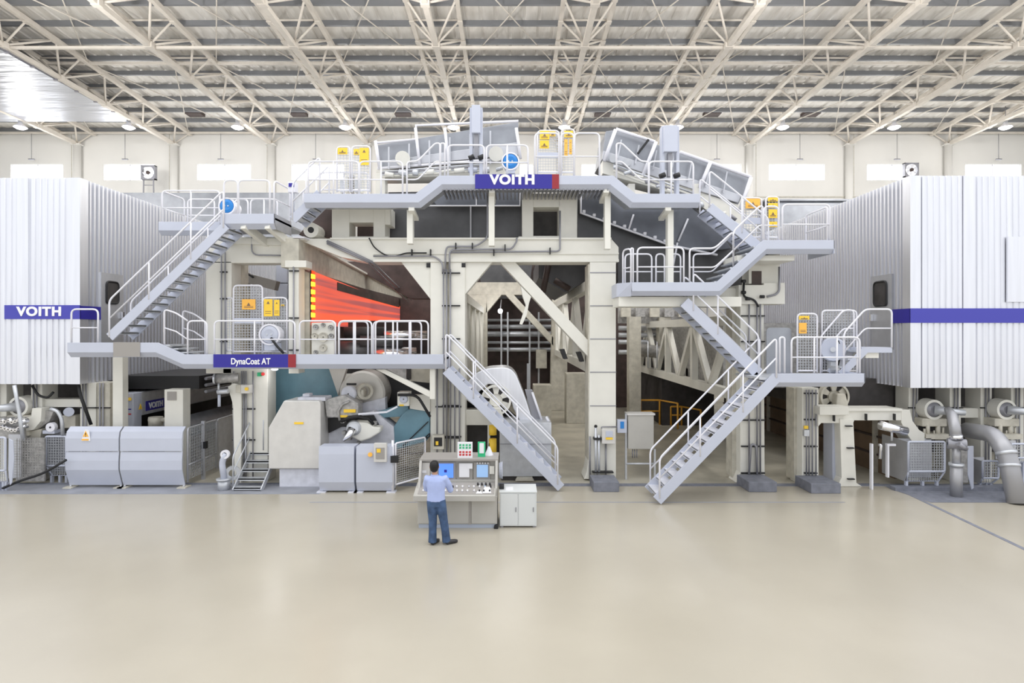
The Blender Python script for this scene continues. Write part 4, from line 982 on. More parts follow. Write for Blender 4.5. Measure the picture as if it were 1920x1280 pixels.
for a_, b_, r_, mm in ((690, 622, .16, 'dark'), (668, 660, .35, 'hood_dark'), (745, 668, .3, 'chrome'), (765, 628, .14, 'chrome'), (720, 640, .2, 'hood_dark')):
    MB().cyl(P(a_-45, b_, 18.6), P(a_+35, b_, 18.9), r_, 20).build('roll', mm, pr_)
S1('frame', [(630, 690), (808, 690), (808, 664), (630, 664)], 18.9, .5, 'machine_grey', pr_)
S1('backing', [(590, 603), (750, 600), (809, 600), (809, 690), (590, 690)], 21.0, .2, 'dark', pr_)

# ---------------- small machinery under the tilted modules
random.seed(11)
for k in range(9):
    a_ = 722+k*26; MB().cyl(P(a_, 326-k*1.2+random.uniform(-4, 4), 17.5), P(a_+random.uniform(8, 22), 326-k*1.2+random.uniform(-3, 3), 17.5), random.uniform(.04, .1), 10).build('tension_roller', random.choice(['galv', 'cream', 'machine_grey', 'lavender']), ml)
for k in range(6): MB().box(XX(728+k*38, 17.6), XX(731+k*38, 17.6), 17.55, 17.6, ZZ(318-k*2, 17.6), ZZ(276-k*6, 17.6)).build('stiffener', 'alu_flat', ml)
for k in range(5): MB().box(XX(640+k*9, 17.5), XX(645+k*9, 17.5), 17.4, 17.6, ZZ(362, 17.5), ZZ(338-k % 3*5, 17.5)).build('valve_post', ['galv', 'cream', 'machine_grey'][k % 3], ml)
for k in range(12):
    a_ = 1150+k*20; b_ = 312+k*8.6; MB().cyl(P(a_, b_+random.uniform(-3, 5), 17.45), P(a_+random.uniform(7, 16), b_+random.uniform(0, 8), 17.45), random.uniform(.04, .10), 10).build('tension_roller', random.choice(['galv', 'cream', 'machine_grey', 'conduit']), mr)
for k in range(7): MB().bar(P(1165+k*33, 262+k*10, 17.7), P(1158+k*33, 296+k*11, 17.7), .04, .04).build('stiffener', 'alu_flat', mr)
MB().bar(P(1196, 288, 17.6), P(1216, 262, 17.6), .07, .07).build('latch_arm', 'black', mr)
t = thing('support_bracket', 'short cream pedestal blocks under the right dryer module', 'bracket', P(1270, 362, 17.8))
for px in (1178, 1250, 1300): MB().box(XX(px, 17.8), XX(px+12, 17.8), 17.75, 18.2, ZZ(388, 17.8), ZZ(345, 17.8)).build('pedestal', 'cream', t)
t = thing('hose_reel', 'grey fan shaped hose reel behind the low right walkway rail', 'reel', P(1563, 698, 15.9))
MB().lathe([(0, .05), (-.03, .3), (.03, .33), (.12, .33), (.12, .05)], P(1562, 655, 15.9), (.35, 1, 0), 28).build('reel', 'lavender', t); MB().cyl(P(1562, 655, 15.8), P(1562, 655, 15.9), .07, 12).build('hub', 'galv', t)
MB().box(XX(1556, 15.95), XX(1572, 15.95), 15.9, 16.1, ZZ(698, 15.95), ZZ(678, 15.95)).build('stand', 'galv', t); MB().tube(arc([P(1572, 638, 15.85), P(1578, 655, 15.85), P(1570, 690, 15.9)], .2), .025, 7).build('hose', 'black', t)
# ================================================================ LOWER MACHINERY
# dark machine bodies under the two hoods
for s, lab, x0, x1 in ((-1, 'dark dryer section body under the left hood', -22, XL-.4), (1, 'dark dryer section body under the right hood', XR+.4, 22)):
    t = thing('dryer_section', lab, 'dryer section', ((x0+x1)/2, 18.6, 0))
    MB().box(x0, x1, 18.6, 29, .5, ZB_L+.02).build('body', 'dark', t); MB().box(x0, x1, 18.9, 29, 0, .5).build('foundation', 'concrete', t)
t = thing('web_run', 'black web run sloping under the left hood side', 'web run', (-10, 19, 2))
MB().prism_x([(18.0, 2.55), (18.0, 2.95), (30, 2.95), (30, 2.5)], XL-.4, -9.6).build('casing', 'black', t)
for k in range(3): MB().tube([(-9.5, 18.2, 2.85-.2*k), (-9.5, 30, 2.85-.2*k)], .05, 8).build('guide_bar', 'conduit', t)
t = thing('web_run', 'black web run under the right hood side', 'web run', (9.6, 18, 2))
MB().prism_x([(17.5, 1.9), (17.5, 2.9), (30, 2.9), (30, 1.9)], 9.6, XR+.4).build('casing', 'dark', t)
# --- left: grey coating station with lettering
vs_ = thing('coating_station', 'grey coating station with blue name label behind the pale guards', 'coating station', (-11.3, 17.5, 1))
XV = XX(250, 17.5)
MB().box(XX(231, 17.5), XV, 17.5, 17.9, ZZ(803, 17.5), ZZ(737, 17.5)).build('end_cover', 'lavender', vs_, bevel=.02)
MB().box(XV-.5, XV, 17.9, 26, 1.75, ZZ(737, 17.5)).build('beam', 'galv', vs_, bevel=.03)
for px, py, mm in ((236, 746, 'red'), (243, 748, 'yellow'), (236, 752, 'motor_blue')): MB().cyl(P(px, py, 17.44), P(px, py, 17.5), .05, 12).build('indicator', mm, vs_)
for py in (766, 775): MB().box(XX(231, 17.5), XX(246, 17.5), 17.485, 17.5, ZZ(py+2, 17.5), ZZ(py, 17.5)).build('label_strip', 'blue_sign' if py < 770 else 'red', vs_)
ya, yb = XV*F/(273-960), XV*F/(309-960)
nb = MB().box(XV, XV+.015, ya, yb, 1.86, 2.16).build('name_label', 'blue_sign', vs_, 'blue label with white lettering')
lettering('VOITH', .24, (XV+.02, (ya+yb)/2, 2.0), nb, rot=(math.pi/2, 0, math.pi/2), bold=.04)
y_ = XV*F/(263-960); MB().prism_x([(y_-.08, 1.95), (y_+.08, 1.95), (y_, 2.12)], XV, XV+.015).build('warning_triangle', 'yellow', vs_)
MB().tube([(XV+.5, 18.2, 1.15), (XV+.6, 26, 1.15)], .38, 18).build('covered_roll', 'galv', vs_)
MB().box(XV, XV+1.0, 18.6, 26, 0, .9).build('trough', 'machine_grey', vs_)
bl = MB(); c = P(292, 790, 17.6); bl.cyl(c-Vector((0, 0, .12)), c+Vector((0, 0, .14)), .2, 16); bl.cyl(c+Vector((-.2, 0, .05)), c+Vector((.3, 0, .05)), .07, 12); bl.build('coupling', 'cream_dirt_shade', vs_)
pp = thing('operator_pillar', 'short cream pillar with small dark display behind the pale guards', 'pillar', P(327, 800, 16.9))
MB().box(XX(308, 16.8), XX(343, 16.8), 16.8, 17.2, 0, ZZ(730, 16.8)).build('pillar', 'cream', pp, bevel=.015); MB().box(XX(314, 16.8), XX(331, 16.8), 16.78, 16.8, ZZ(750, 16.8), ZZ(734, 16.8)).build('display', 'console_dark', pp)
# --- left: pale grey bulged guards
gd = None
for i, (a, b_) in enumerate(((124, 223), (226, 342))):
    Yg = 16.1; x0, x1 = XX(a, Yg), XX(b_, Yg); zt_, zb2 = ZZ(801, Yg), ZZ(911, Yg); zm = ZZ(846, Yg)
    t = thing('machine_guard', 'pale grey bulged guard %s' % ('with the warning triangle, left of the pair' if i == 0 else 'right of the pair, next to the mesh end'), 'guard', ((x0+x1)/2, Yg, 0), 'bulged pale grey guards')
    up_ = [(Yg+.16, zt_), (Yg+.02, zt_-.12), (Yg-.02, zt_-.3), (Yg-.02, zm+.01)]; up_ += [(y+.03, z) for y, z in reversed(up_)]
    MB().prism_x(up_, x0, x1).build('upper_panel', 'lavender', t)
    lo_ = [(Yg, zm-.01), (Yg-.03, zm-.25), (Yg-.03, zb2+.45), (Yg+.12, zb2)]; lo_ += [(y+.03, z) for y, z in reversed(lo_)]
    MB().prism_x(lo_, x0, x1).build('lower_panel', 'lavender', t)
    for x in (x0+.03, x1-.03):
        m_ = MB(); m_.tube([(x, Yg+.2, zt_-.02), (x, Yg+.06, zt_-.14), (x, Yg+.03, zm), (x, Yg+.02, zb2+.4), (x, Yg+.16, zb2), (x, Yg+.1, 0.02)], .03, 8); m_.build('edge_post', 'galv', t)
        MB().box(x-.12, x+.12, Yg-.02, Yg+.3, 0, .03).build('foot', 'cream_dirt_shade', t)
    if i == 0:
        w_ = MB().prism([(XX(154, Yg), ZZ(826, Yg)), (XX(171, Yg), ZZ(826, Yg)), (XX(169, Yg), ZZ(806, Yg)), (XX(161, Yg), ZZ(804, Yg))], Yg-.036, Yg-.024).build('warning_label', 'paper', t, 'white and orange warning label')
        m_ = MB(); m_.prism([(XX(157, Yg), ZZ(818, Yg)), (XX(168, Yg), ZZ(818, Yg)), (XX(162.5, Yg), ZZ(807, Yg))], Yg-.042, Yg-.037); m_.box(XX(155, Yg), XX(168, Yg), Yg-.042, Yg-.037, ZZ(825, Yg), ZZ(822, Yg)); m_.build('print', 'orange_yellow', w_)
        m_ = MB(); m_.box(XX(162, Yg), XX(163.2, Yg), Yg-.046, Yg-.042, ZZ(815, Yg), ZZ(810.5, Yg)); m_.box(XX(162, Yg), XX(163.2, Yg), Yg-.046, Yg-.042, ZZ(817.4, Yg), ZZ(816.2, Yg)); m_.build('print', 'black', w_)
# mesh end and receding fence right of the guards
XE = XX(348, 16.2)
t = thing('mesh_fence', 'grey mesh gate and panels running back from the bulged guards', 'fence', (XE, 16.3, 0))
for ya_, yb_, nm in ((16.3, 17.1, 'mesh_panel'), (17.15, 17.9, 'gate'), (17.95, 19.6, 'solid_panel'), (19.65, 22.5, 'solid_panel')):
    m_ = MB(); zt2 = 1.62
    if nm == 'solid_panel': m_.box(XE-.02, XE+.02, ya_, yb_, .25, zt2); m_.build(nm, 'galv', t)
    else:
        n1 = 9
        for k in range(n1+1): y = ya_+(yb_-ya_)*k/n1; m_.box(XE-.006, XE+.006, y-.006, y+.006, .2, zt2)
        for k in range(18): z = .2+(zt2-.2)*k/17; m_.box(XE-.006, XE+.006, ya_, yb_, z-.005, z+.005)
        m_.build(nm, 'galv', t)
    m_ = MB(); m_.tube(arc([(XE, ya_, .12), (XE, ya_, zt2), (XE, yb_, zt2), (XE, yb_, .12)], .08), .028, 7); m_.tube([(XE, ya_, .6), (XE, yb_, .6)], .02, 6); m_.build('frame', 'alu_flat', t)
MB().box(XE-.05, XE+.10, 17.08, 17.2, .9, 1.1).build('lock', 'black', t); MB().box(XE-.05, XE+.05, 17.1, 17.16, 0, 1.7).build('post', 'alu_flat', t)
# floor stub with elbow and wheel beside the metal steps
t = thing('drain_elbow', 'white pipe elbow on a grey stub beside the bare metal steps', 'pipe', P(420, 915, 15.9))
MB().cyl((XX(420, 16), 16, 0), (XX(420, 16), 16, .27), .16, 18).build('stub', 'galv', t); MB().cyl((XX(420, 16), 16, .27), (XX(420, 16), 16, .31), .2, 18).build('flange', 'galv', t)
MB().tube(arc([(XX(420, 16), 16, .3), (XX(416, 16), 16, .75), (XX(424, 16), 16, 1.0)], .3), .08, 12).build('elbow', 'lavender', t)
MB().lathe([(0, .06), (0, .12), (.08, .12), (.08, .06)], P(421, 852, 15.93), (0, 1, 0), 16).build('ring', 'rail_white', t)
MB().lathe([(0, .1), (-.02, .2), (.06, .2), (.06, .1)], P(436, 886, 16.2), (.5, -1, 0), 20).build('handwheel', 'galv', t)
t = thing('stairs', 'narrow bare metal steps going back beside the grey coater cabinet', 'stairs', (XX(461, 15.8), 15.8, 0))
X0s, X1s = XX(437, 15.8), XX(487, 15.8); nS = 7
for k in range(nS):
    f_ = k/(nS-1); y = 15.85+1.5*f_; z = .09+1.1*f_
    m_ = MB(); m_.box(X0s, X1s, y, y+.22, z-.03, z); m_.box(X0s, X1s, y, y+.012, z-.06, z); m_.build('tread', 'galv', t)
for x in (X0s-.02, X1s+.02): MB().bar((x, 15.85, 0.0), (x, 17.5, 1.22), .03, .14).build('stringer', 'galv', t)
m_ = MB(); u = Vector((0, 0, .85)); a_, b_ = Vector((X0s-.05, 15.9, .08)), Vector((X0s-.05, 17.4, 1.2)); m_.tube(arc([a_, a_+u, b_+u, b_], .1), .02, 7); m_.tube([a_+u*.5, b_+u*.5], .018, 6); m_.tube([a_.lerp(b_, .5), a_.lerp(b_, .5)+u], .018, 6); m_.build('handrail', 'galv', t)
m_ = MB(); a_, b_ = Vector((X0s+.35, 16.9, .9)), Vector((X0s+.35, 17.6, 1.3)); m_.tube([a_, a_+u, b_+u*1.1], .02, 7); m_.tube([a_+u*.5, b_+u*.6], .018, 6); m_.build('handrail', 'galv', t)
# brackets and fittings on the left column
t = thing('sleeve_roll', 'dusty grey horizontal sleeve on the column left of the coater', 'sleeve', P(425, 711, 16.7))
MB().cyl(P(402, 710, 16.55), P(447, 708, 16.75), .13, 16).build('sleeve', 'machine_grey', t); MB().lathe([(0, .05), (0, .14), (.05, .14)], P(401, 710, 16.5), (1, .2, 0), 16).build('end_ring', 'galv', t)
MB().cyl(P(408, 735, 16.6), P(428, 733, 16.6), .07, 10).build('valve', 'galv', t); MB().cyl(P(411, 740, 16.6), P(411, 762, 16.6), .04, 10).build('spout', 'lavender', t); MB().cyl(P(410, 718, 16.6), P(410, 733, 16.6), .03, 8).build('hanger', 'galv', t)
m_ = MB().slab([(427, 725), (438, 718), (452, 722), (452, 925), (440, 925), (437, 760)], 16.75, .12); o = m_.build('ribbed_bracket', 'cream', None, bevel=.008); tag(o, 'cream curved bracket plate down the left column by the metal steps', 'bracket')
for px, py, w_, h_, mm, lab in ((449, 728, 5, 7, 'cream_dirt_shade', 'small beige box on the column under the blue sign'), (462, 729, 8, 8, 'stainless', 'small steel box with yellow knob on the column under the blue sign')):
    t = thing('junction_box', lab, 'box', P(px, py+h_, 16.7)); MB().box(XX(px-w_, 16.7), XX(px+w_, 16.7), 16.62, 16.85, ZZ(py+h_, 16.7), ZZ(py-h_, 16.7)).build('box', mm, t, bevel=.01)
    if mm == 'stainless': MB().cyl(P(px, py, 16.56), P(px, py, 16.62), .05, 12).build('knob', 'yellow', t)
t = thing('push_button', 'red button on the cream column right of the sign sleeve', 'button', P(491, 701, 16.85)); MB().cyl(P(493, 701, 16.78), P(493, 701, 16.88), .05, 12).build('button', 'red', t); MB().box(XX(484, 16.88), XX(491, 16.88), 16.82, 16.9, ZZ(705, 16.88), ZZ(698, 16.88)).build('plate', 'green', t)
# --- coater: teal web, big roll, cabinet
t = thing('paper_web', 'blue green web sheet hanging behind the coater cabinet', 'web', P(570, 690, 18.2))
MB().slab([(502, 676), (614, 676), (652, 760), (600, 830), (503, 830)], 18.2, .03).build('sheet', 'teal', t)
MB().slab([(501, 690), (503.5, 690), (503.5, 880), (501, 880)], 18.1, .08).build('edge_seal', 'black', t)
t = thing('web_lamp', 'bright white lamp glowing under the blue sign', 'lamp', P(515, 691, 16.4)); MB().sphere(P(515, 692, 16.4), .07, 12, 1.4, 1, .5).build('bulb', 'lamp_glow', t); MB().box(XX(508, 16.4), XX(522, 16.4), 16.3, 16.5, ZZ(690, 16.4), ZZ(688, 16.4)).build('holder', 'galv', t)
pl = bpy.data.lights.new('web_light', 'POINT'); pl.energy = 7; pl.shadow_soft_size = .3; po = bpy.data.objects.new('web_light', pl); C.objects.link(po); po.location = P(515, 700, 16.7)
t = thing('backing_roll', 'big pale grey roll with flat round end behind the coater cabinet', 'roll', P(679, 740, 17.4))
c = P(679, 738, 17.4); MB().lathe([(0, .02), (0, .62), (.04, .68), (6, .68)], c, (0, 1, 0), 48).build('roll', 'roll_grey', t)
S1('scraper_plate', [(616, 690), (650, 690), (640, 720), (634, 742)], 17.9, .2, 'roll_grey', t)
m_ = MB(); c = P(662, 735, 17.1); m_.box(c.x-.3, c.x+.35, 16.95, 17.35, c.z-.22, c.z+.12); m_.build('bearing_housing', 'cream_dirt_shade', t, bevel=.08)
MB().lathe([(0, .02), (0, .19), (.04, .22), (.2, .22)], P(653, 738, 16.8), (0, 1, 0), 24).build('bearing_cover', 'white_splash', t)
MB().lathe([(0, .16), (0, .24), (.12, .24), (.12, .16)], P(682, 733, 17.1), (.6, -.8, 0), 20).build('shaft_collar', 'cream_dirt_shade', t)
MB().cyl(P(650, 720, 16.9), P(668, 720, 16.9), .03, 8).build('grip', 'black', t)
S1('skirt', [(635, 742), (680, 755), (722, 745), (724, 790), (640, 790)], 17.3, .3, 'white_splash', t)
t = thing('coater_cabinet', 'bulky bare steel cabinet with a chamfered left shoulder and yellow label', 'cabinet', P(552, 915, 16.2))
S1('body', [(503, 802), (532, 751), (598, 751), (601, 756), (601, 879), (503, 879)], 16.2, .95, 'stainless', t, bevel=.03)
MB().box(XX(524, 16.3), XX(601, 16.3), 16.3, 17.1, 0, ZZ(879, 16.3)).build('plinth', 'white_splash', t)
MB().box(XX(552, 16.2), XX(569, 16.2), 16.18, 16.2, ZZ(795, 16.2), ZZ(791, 16.2)).build('label_strip', 'yellow', t)
m_ = MB(); m_.box(XX(560, 16.5), XX(612, 16.5), 16.4, 17.0, ZZ(751, 16.5), ZZ(744, 16.5)); m_.box(XX(567, 16.5), XX(580, 16.5), 16.5, 16.8, ZZ(744, 16.5), ZZ(738, 16.5)); m_.build('lid', 'white_splash', t, bevel=.02)
t = thing('coater', 'splashed coating head with arm and cream gear housing between cabinet and mesh', 'coating head', P(665, 835, 16.6))
S1('arm', [(608, 750), (645, 740), (672, 756), (672, 782), (650, 784), (612, 782)], 16.5, .5, 'machine_grey', t, bevel=.03)
MB().box(XX(645, 16.5), XX(667, 16.5), 16.47, 16.5, ZZ(773, 16.5), ZZ(767, 16.5)).build('label_strip', 'yellow', t); MB().box(XX(638, 16.5), XX(652, 16.5), 16.47, 16.5, ZZ(782, 16.5), ZZ(778, 16.5)).build('label_strip', 'yellow', t)
m_ = MB(); m_.tube([P(637, 788, 16.45), P(634, 770, 16.45), P(642, 758, 16.45), P(655, 752, 16.45)], .035, 8); m_.build('hose', 'machine_grey', t)
S1('back_shell', [(602, 784), (640, 784), (700, 770), (738, 800), (740, 840), (602, 840)], 16.95, .6, 'white_splash', t)
S1('pit', [(612, 784), (700, 778), (712, 800), (640, 800), (616, 812)], 16.85, .08, 'black', t)
S1('gear_housing', [(650, 795), (665, 790), (690, 792), (700, 800), (714, 801), (712, 811), (694, 822), (676, 828), (664, 822), (652, 812)], 16.45, .4, 'cream', t, bevel=.04)
MB().lathe([(-.06, .02), (-.06, .14), (0, .2), (.1, .22)], P(663, 803, 16.4), (-.1, 1, 0), 24).build('gear_cover', 'galv', t)
MB().tube([P(661, 804, 16.3), P(654, 816, 16.2), P(643, 826, 16.15)], .1, 12, [.13, .09, .04]).build('spout', 'chrome', t)
m_ = MB(); m_.bar(P(672, 776, 16.3), P(725, 772, 16.3), .05, .05); m_.bar(P(725, 772, 16.3), P(745, 762, 16.3), .05, .05); m_.build('linkage', 'white_splash', t)
m_ = MB(); m_.tube([P(640, 790, 16.4), P(655, 782, 16.35), P(672, 780, 16.4), P(690, 784, 16.4), P(700, 795, 16.5)], .045, 8); m_.build('hose', 'black', t)
m_ = MB()
for k in range(14):
    a_ = random.uniform(640, 705); b_ = random.uniform(786, 832); m_.box(XX(a_, 16.75)-.05, XX(a_, 16.75)+.05, 16.6, 16.8, ZZ(b_, 16.75)-.05, ZZ(b_, 16.75)+.04)
m_.build('fittings', 'machine_grey', t, kind='stuff')
# teal tub on the right of the coater
t = thing('teal_shroud', 'blue green curved shroud between the coater and the twin column', 'shroud', P(765, 838, 16.9))
prof = [(738, 800), (752, 778), (762, 768), (785, 762), (806, 772), (806, 815), (798, 829), (745, 842), (722, 842)]
S1('shell', prof, 17.0, .9, 'teal', t, bevel=.05); S1('top', [(745, 762), (765, 760), (768, 780), (700, 784), (690, 776)], 17.1, .5, 'teal', t)
m_ = MB(); m_.bar(P(755, 836, 16.98), P(803, 790, 16.98), .04, .03); m_.build('seam', 'black', t)
m_ = MB(); m_.tube(arc([P(797, 822, 16.9), P(806, 818, 16.9), P(806, 812, 16.9), P(799, 818, 16.9), P(797, 822, 16.9)], .03), .02, 6); m_.build('handle', 'black', t)
t = thing('gauge_box', 'cream box with round gauge above the blue green shroud', 'gauge', P(755, 762, 16.6))
MB().box(XX(745, 16.6), XX(767, 16.6), 16.6, 17.0, ZZ(761, 16.6), ZZ(735, 16.6)).build('box', 'cream', t, bevel=.01); MB().lathe([(-.03, .02), (-.03, .10), (0, .12), (.05, .12)], P(757, 748, 16.58), (0, 1, 0), 20).build('dial', 'lavender', t)
MB().box(XX(749, 16.6), XX(757, 16.6), 16.585, 16.6, ZZ(761, 16.6), ZZ(758, 16.6)).build('label_strip', 'yellow', t)
m_ = MB().tube(arc([P(746, 740, 16.5), P(782, 740, 16.5), P(800, 770, 16.5), P(806, 780, 16.7)], .2), .04, 8); m_.build('hose', 'black', t); S1('bracket', [(768, 740), (806, 740), (806, 772), (768, 766)], 16.9, .2, 'cream', t)
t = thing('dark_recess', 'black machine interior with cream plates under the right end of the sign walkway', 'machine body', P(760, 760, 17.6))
S1('back', [(690, 690), (807, 690), (807, 775), (700, 775)], 18.3, .5, 'black', t); S1('plate', [(768, 691), (806, 691), (806, 718), (768, 714)], 17.3, .2, 'cream_dirt_shade', t)
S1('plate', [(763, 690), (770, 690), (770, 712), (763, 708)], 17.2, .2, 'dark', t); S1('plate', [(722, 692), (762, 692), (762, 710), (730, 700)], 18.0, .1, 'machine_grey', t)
t = thing('junction_box', 'beige control box with yellow label on the twin column', 'box', P(822, 842, 16.8)); MB().box(XX(811, 16.8), XX(833, 16.8), 16.7, 16.97, ZZ(841, 16.8), ZZ(797, 16.8)+.0 if False else ZZ(815, 16.8)).build('box', 'cream_dirt_shade', t, bevel=.012)
MB().box(XX(814, 16.7), XX(829, 16.7), 16.685, 16.7, ZZ(836, 16.7), ZZ(820, 16.7)).build('panel', 'black', t); MB().box(XX(817, 16.68), XX(822, 16.68), 16.67, 16.685, ZZ(834, 16.68), ZZ(827, 16.68)).build('button', 'yellow', t)
# pale guard cabinets in front of the coating head
for i, (a, b_) in enumerate(((598, 664), (668, 736))):
    Yg = 15.65; x0, x1 = XX(a, Yg), XX(b_, Yg); zt_, zb2 = ZZ(837, Yg), ZZ(921, Yg)
    t = thing('guard_cabinet', ['pale grey upright guard box left of the one with the control box', 'pale grey upright guard box carrying a small control box'][i], 'guard', ((x0+x1)/2, Yg, 0), 'upright pale grey guard boxes')
    MB().prism_x([(Yg, zt_), (Yg-.02, zt_-.2), (Yg-.02, zb2+.25), (Yg+.08, zb2), (Yg+.45, zb2), (Yg+.45, zt_)], x0, x1).build('panel', 'lavender', t)
    for x in (x0+.05, x1-.05): m_ = MB(); m_.cyl((x, Yg+.12, 0), (x, Yg+.12, zb2), .03, 8); m_.box(x-.12, x+.12, Yg+.0, Yg+.24, 0, .03); m_.build('leg', 'white_splash', t)
    if i:
        MB().box(XX(703, Yg), XX(727, Yg), Yg-.14, Yg-.02, ZZ(864, Yg), ZZ(829, Yg)).build('control_box', 'stainless', t, bevel=.012)
        MB().box(XX(707, Yg), XX(723, Yg), Yg-.155, Yg-.14, ZZ(858, Yg), ZZ(837, Yg)).build('control_panel', 'console_dark', t); MB().box(XX(709, Yg), XX(716, Yg), Yg-.165, Yg-.155, ZZ(846, Yg), ZZ(839, Yg)).build('button', 'yellow', t)
        MB().cyl(P(694, 852, Yg-.08), P(694, 852, Yg-.0), .06, 12).build('stop_button', 'orange_yellow', t)
t = thing('mesh_fence', 'angled grey mesh gate between the upright guard boxes and the console', 'fence', (XX(742, 15.7), 15.7, 0))
pa, pb_ = Vector((XX(742, 15.7), 15.7, 0)), Vector((XX(797, 16.6), 16.6, 0)); z0g, z1g = .22, 1.32
m_ = MB(); m_.tube(arc([pa+Vector((0, 0, z0g)), pa+Vector((0, 0, z1g)), pb_+Vector((0, 0, z1g)), pb_+Vector((0, 0, z0g)), pa+Vector((0, 0, z0g))], .05), .025, 8)
m_.tube([pa-Vector((.08, 0, 0)), pa-Vector((.08, 0, -1.4))], .035, 8); m_.build('frame', 'rail_white', t)
m_ = MB()
for k in range(1, 14): q_ = pa.lerp(pb_, k/14); m_.tube([q_+Vector((0, 0, z0g)), q_+Vector((0, 0, z1g))], .005, 4)
for k in range(1, 18): z = z0g+(z1g-z0g)*k/18; m_.tube([pa+Vector((0, 0, z)), pb_+Vector((0, 0, z))], .005, 4)
m_.build('mesh', 'galv', t); MB().box(pa.x-.12, pa.x+.08, 15.6, 15.68, .82, 1.0).build('lock', 'black', t)
# --- centre: chrome cover, holed wheel, grey trough
t = thing('roll_cover', 'shiny curved steel cover over the holed cream wheel', 'cover', P(930, 790, 17.5))
outer = [(868, 745), (872, 722), (890, 700), (912, 690), (945, 688), (958, 691), (968, 702), (985, 745), (1001, 795)]
inner = [(978, 795), (962, 765), (955, 738), (940, 722), (915, 720), (898, 735), (888, 760)]
o3 = arc([(a, 0, b_) for a, b_ in outer], 10); S1('cover', [(p.x, p.z) for p in o3]+inner, 17.5, 1.3, 'alu', t, bevel=.03)
t = thing('holed_wheel', 'cream wheel with round holes behind the stair rail', 'wheel', P(930, 760, 17.4))
def holed(px, py, Y, R, parent, n=6, mm='cream'):
    c = P(px, py, Y)
    MB().lathe([(0, R*.86), (0, R), (.2, R), (.2, R*.86)], c, (0, 1, 0), 36).build('rim', mm, parent)
    MB().lathe([(.04, 0), (.04, R*.4), (.0, R*.42), (.12, R*.42)], c, (0, 1, 0), 24).build('hub', mm, parent)
    for k in range(n):
        a_ = 2*math.pi*(k+.5)/n; d = Vector((math.cos(a_), 0, math.sin(a_))); MB().bar(c+d*R*.36+Vector((0, .08, 0)), c+d*R*.9+Vector((0, .08, 0)), .05, R*.34, up=(0, 1, 0)).build('spoke', mm, parent) if False else MB().add(
            [c+d*R*.35+Vector((s1*math.sin(a_)*R*.12, yy, -s1*math.cos(a_)*R*.12)) for yy in (.06, .12) for s1 in (-1, 1)]+[c+d*R*.9+Vector((s1*math.sin(a_)*R*.26, yy, -s1*math.cos(a_)*R*.26)) for yy in (.06, .12) for s1 in (-1, 1)],
            [(0, 1, 5, 4), (2, 6, 7, 3), (0, 4, 6, 2), (1, 3, 7, 5), (0, 2, 3, 1), (4, 5, 7, 6)]).build('spoke', mm, parent)
    MB().cyl(c+Vector((0, .125, 0)), c+Vector((0, .3, 0)), R*.88, 28).build('back_disc', 'dark', parent)
holed(930, 750, 17.3, .45, t); S1('bearing', [(915, 764), (938, 764), (944, 785), (918, 780)], 17.1, .3, 'cream', t, bevel=.03)
t = thing('centre_machine', 'cream lower machine frame with dark openings right of the twin column', 'machine body', P(900, 840, 17.6))
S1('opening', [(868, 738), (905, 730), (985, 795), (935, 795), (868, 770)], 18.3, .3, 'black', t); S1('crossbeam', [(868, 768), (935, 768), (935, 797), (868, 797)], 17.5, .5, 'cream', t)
S1('opening', [(868, 797), (936, 797), (936, 860), (868, 860)], 17.9, .3, 'dark', t); S1('sill', [(868, 860), (936, 860), (936, 897), (868, 897)], 17.6, .5, 'cream_dirt_shade', t); S1('post', [(914, 797), (919, 797), (919, 860), (914, 860)], 17.5, .3, 'cream', t)
t = thing('gas_bottle', 'yellow bottle pair standing behind the console top', 'bottle', P(926, 856, 16.9))
for a_, b_ in ((797, 815), (822, 850)): MB().cyl(P(924, b_, 16.9), P(924, a_, 16.9), .11, 16).build('bottle', 'yellow', t)
t = thing('grey_trough', 'large plain grey sheet metal trough behind the sign walkway stairs', 'trough', P(985, 893, 16.9))
S1('box', [(937, 792), (1034, 792), (1034, 893), (937, 893)], 16.9, 1.3, 'galv', t, bevel=.01); MB().box(XX(937, 16.88), XX(1034, 16.88), 16.87, 16.9, ZZ(832.5, 16.9), ZZ(831.5, 16.9)).build('seam', 'conduit', t)
S1('hatch', [(984, 730), (998, 730), (1017, 792), (1000, 792)], 17.6, .1, 'conduit', t); m_ = MB(); m_.tube([P(998, 735, 17.5), P(1017, 791, 17.5)], .04, 6); m_.tube([P(1024, 781, 17.2), P(1030, 792, 17.2)], .04, 6); m_.build('prop', 'rail_white', t)
S1('base', [(940, 893), (1025, 893), (1025, 903), (940, 903)], 17.0, .9, 'dark', t); S1('base_plate', [(970, 895), (998, 895), (1002, 902), (966, 902)], 16.8, .2, 'yellow' if False else 'cream_dirt_shade', t)
# inner machine pieces seen through the centre opening
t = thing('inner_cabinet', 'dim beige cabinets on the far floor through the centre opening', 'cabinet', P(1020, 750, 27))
MB().box(XX(1000, 27), XX(1034, 27), 27, 28, 0, ZZ(722, 27)).build('body', 'cream_dirt_shade', t, bevel=.02); MB().box(XX(1062, 27.5), XX(1100, 27.5), 27.5, 28.5, 0, ZZ(700, 27.5)).build('body', 'cream_dirt_shade', t, bevel=.02)
t = thing('inner_wall', 'dark machine wall on the left of the centre passage', 'machine body', (-2.2, 20, 0)); MB().box(-2.4, -1.9, 19, 31.5, 0, 5.6).build('wall', 'cream_dirt_shade', t); MB().box(XX(988, 24), XX(994, 24), 23.9, 24.1, 0, 3).build('post', 'galv', t)
t = thing('press_section', 'dim brown machinery filling the bay behind the front stairs', 'machine body', P(1250, 640, 26))
MB().box(7.2, 10.5, 20, 33, 2.4, 4.6).build('casing', 'machine_grey', t)
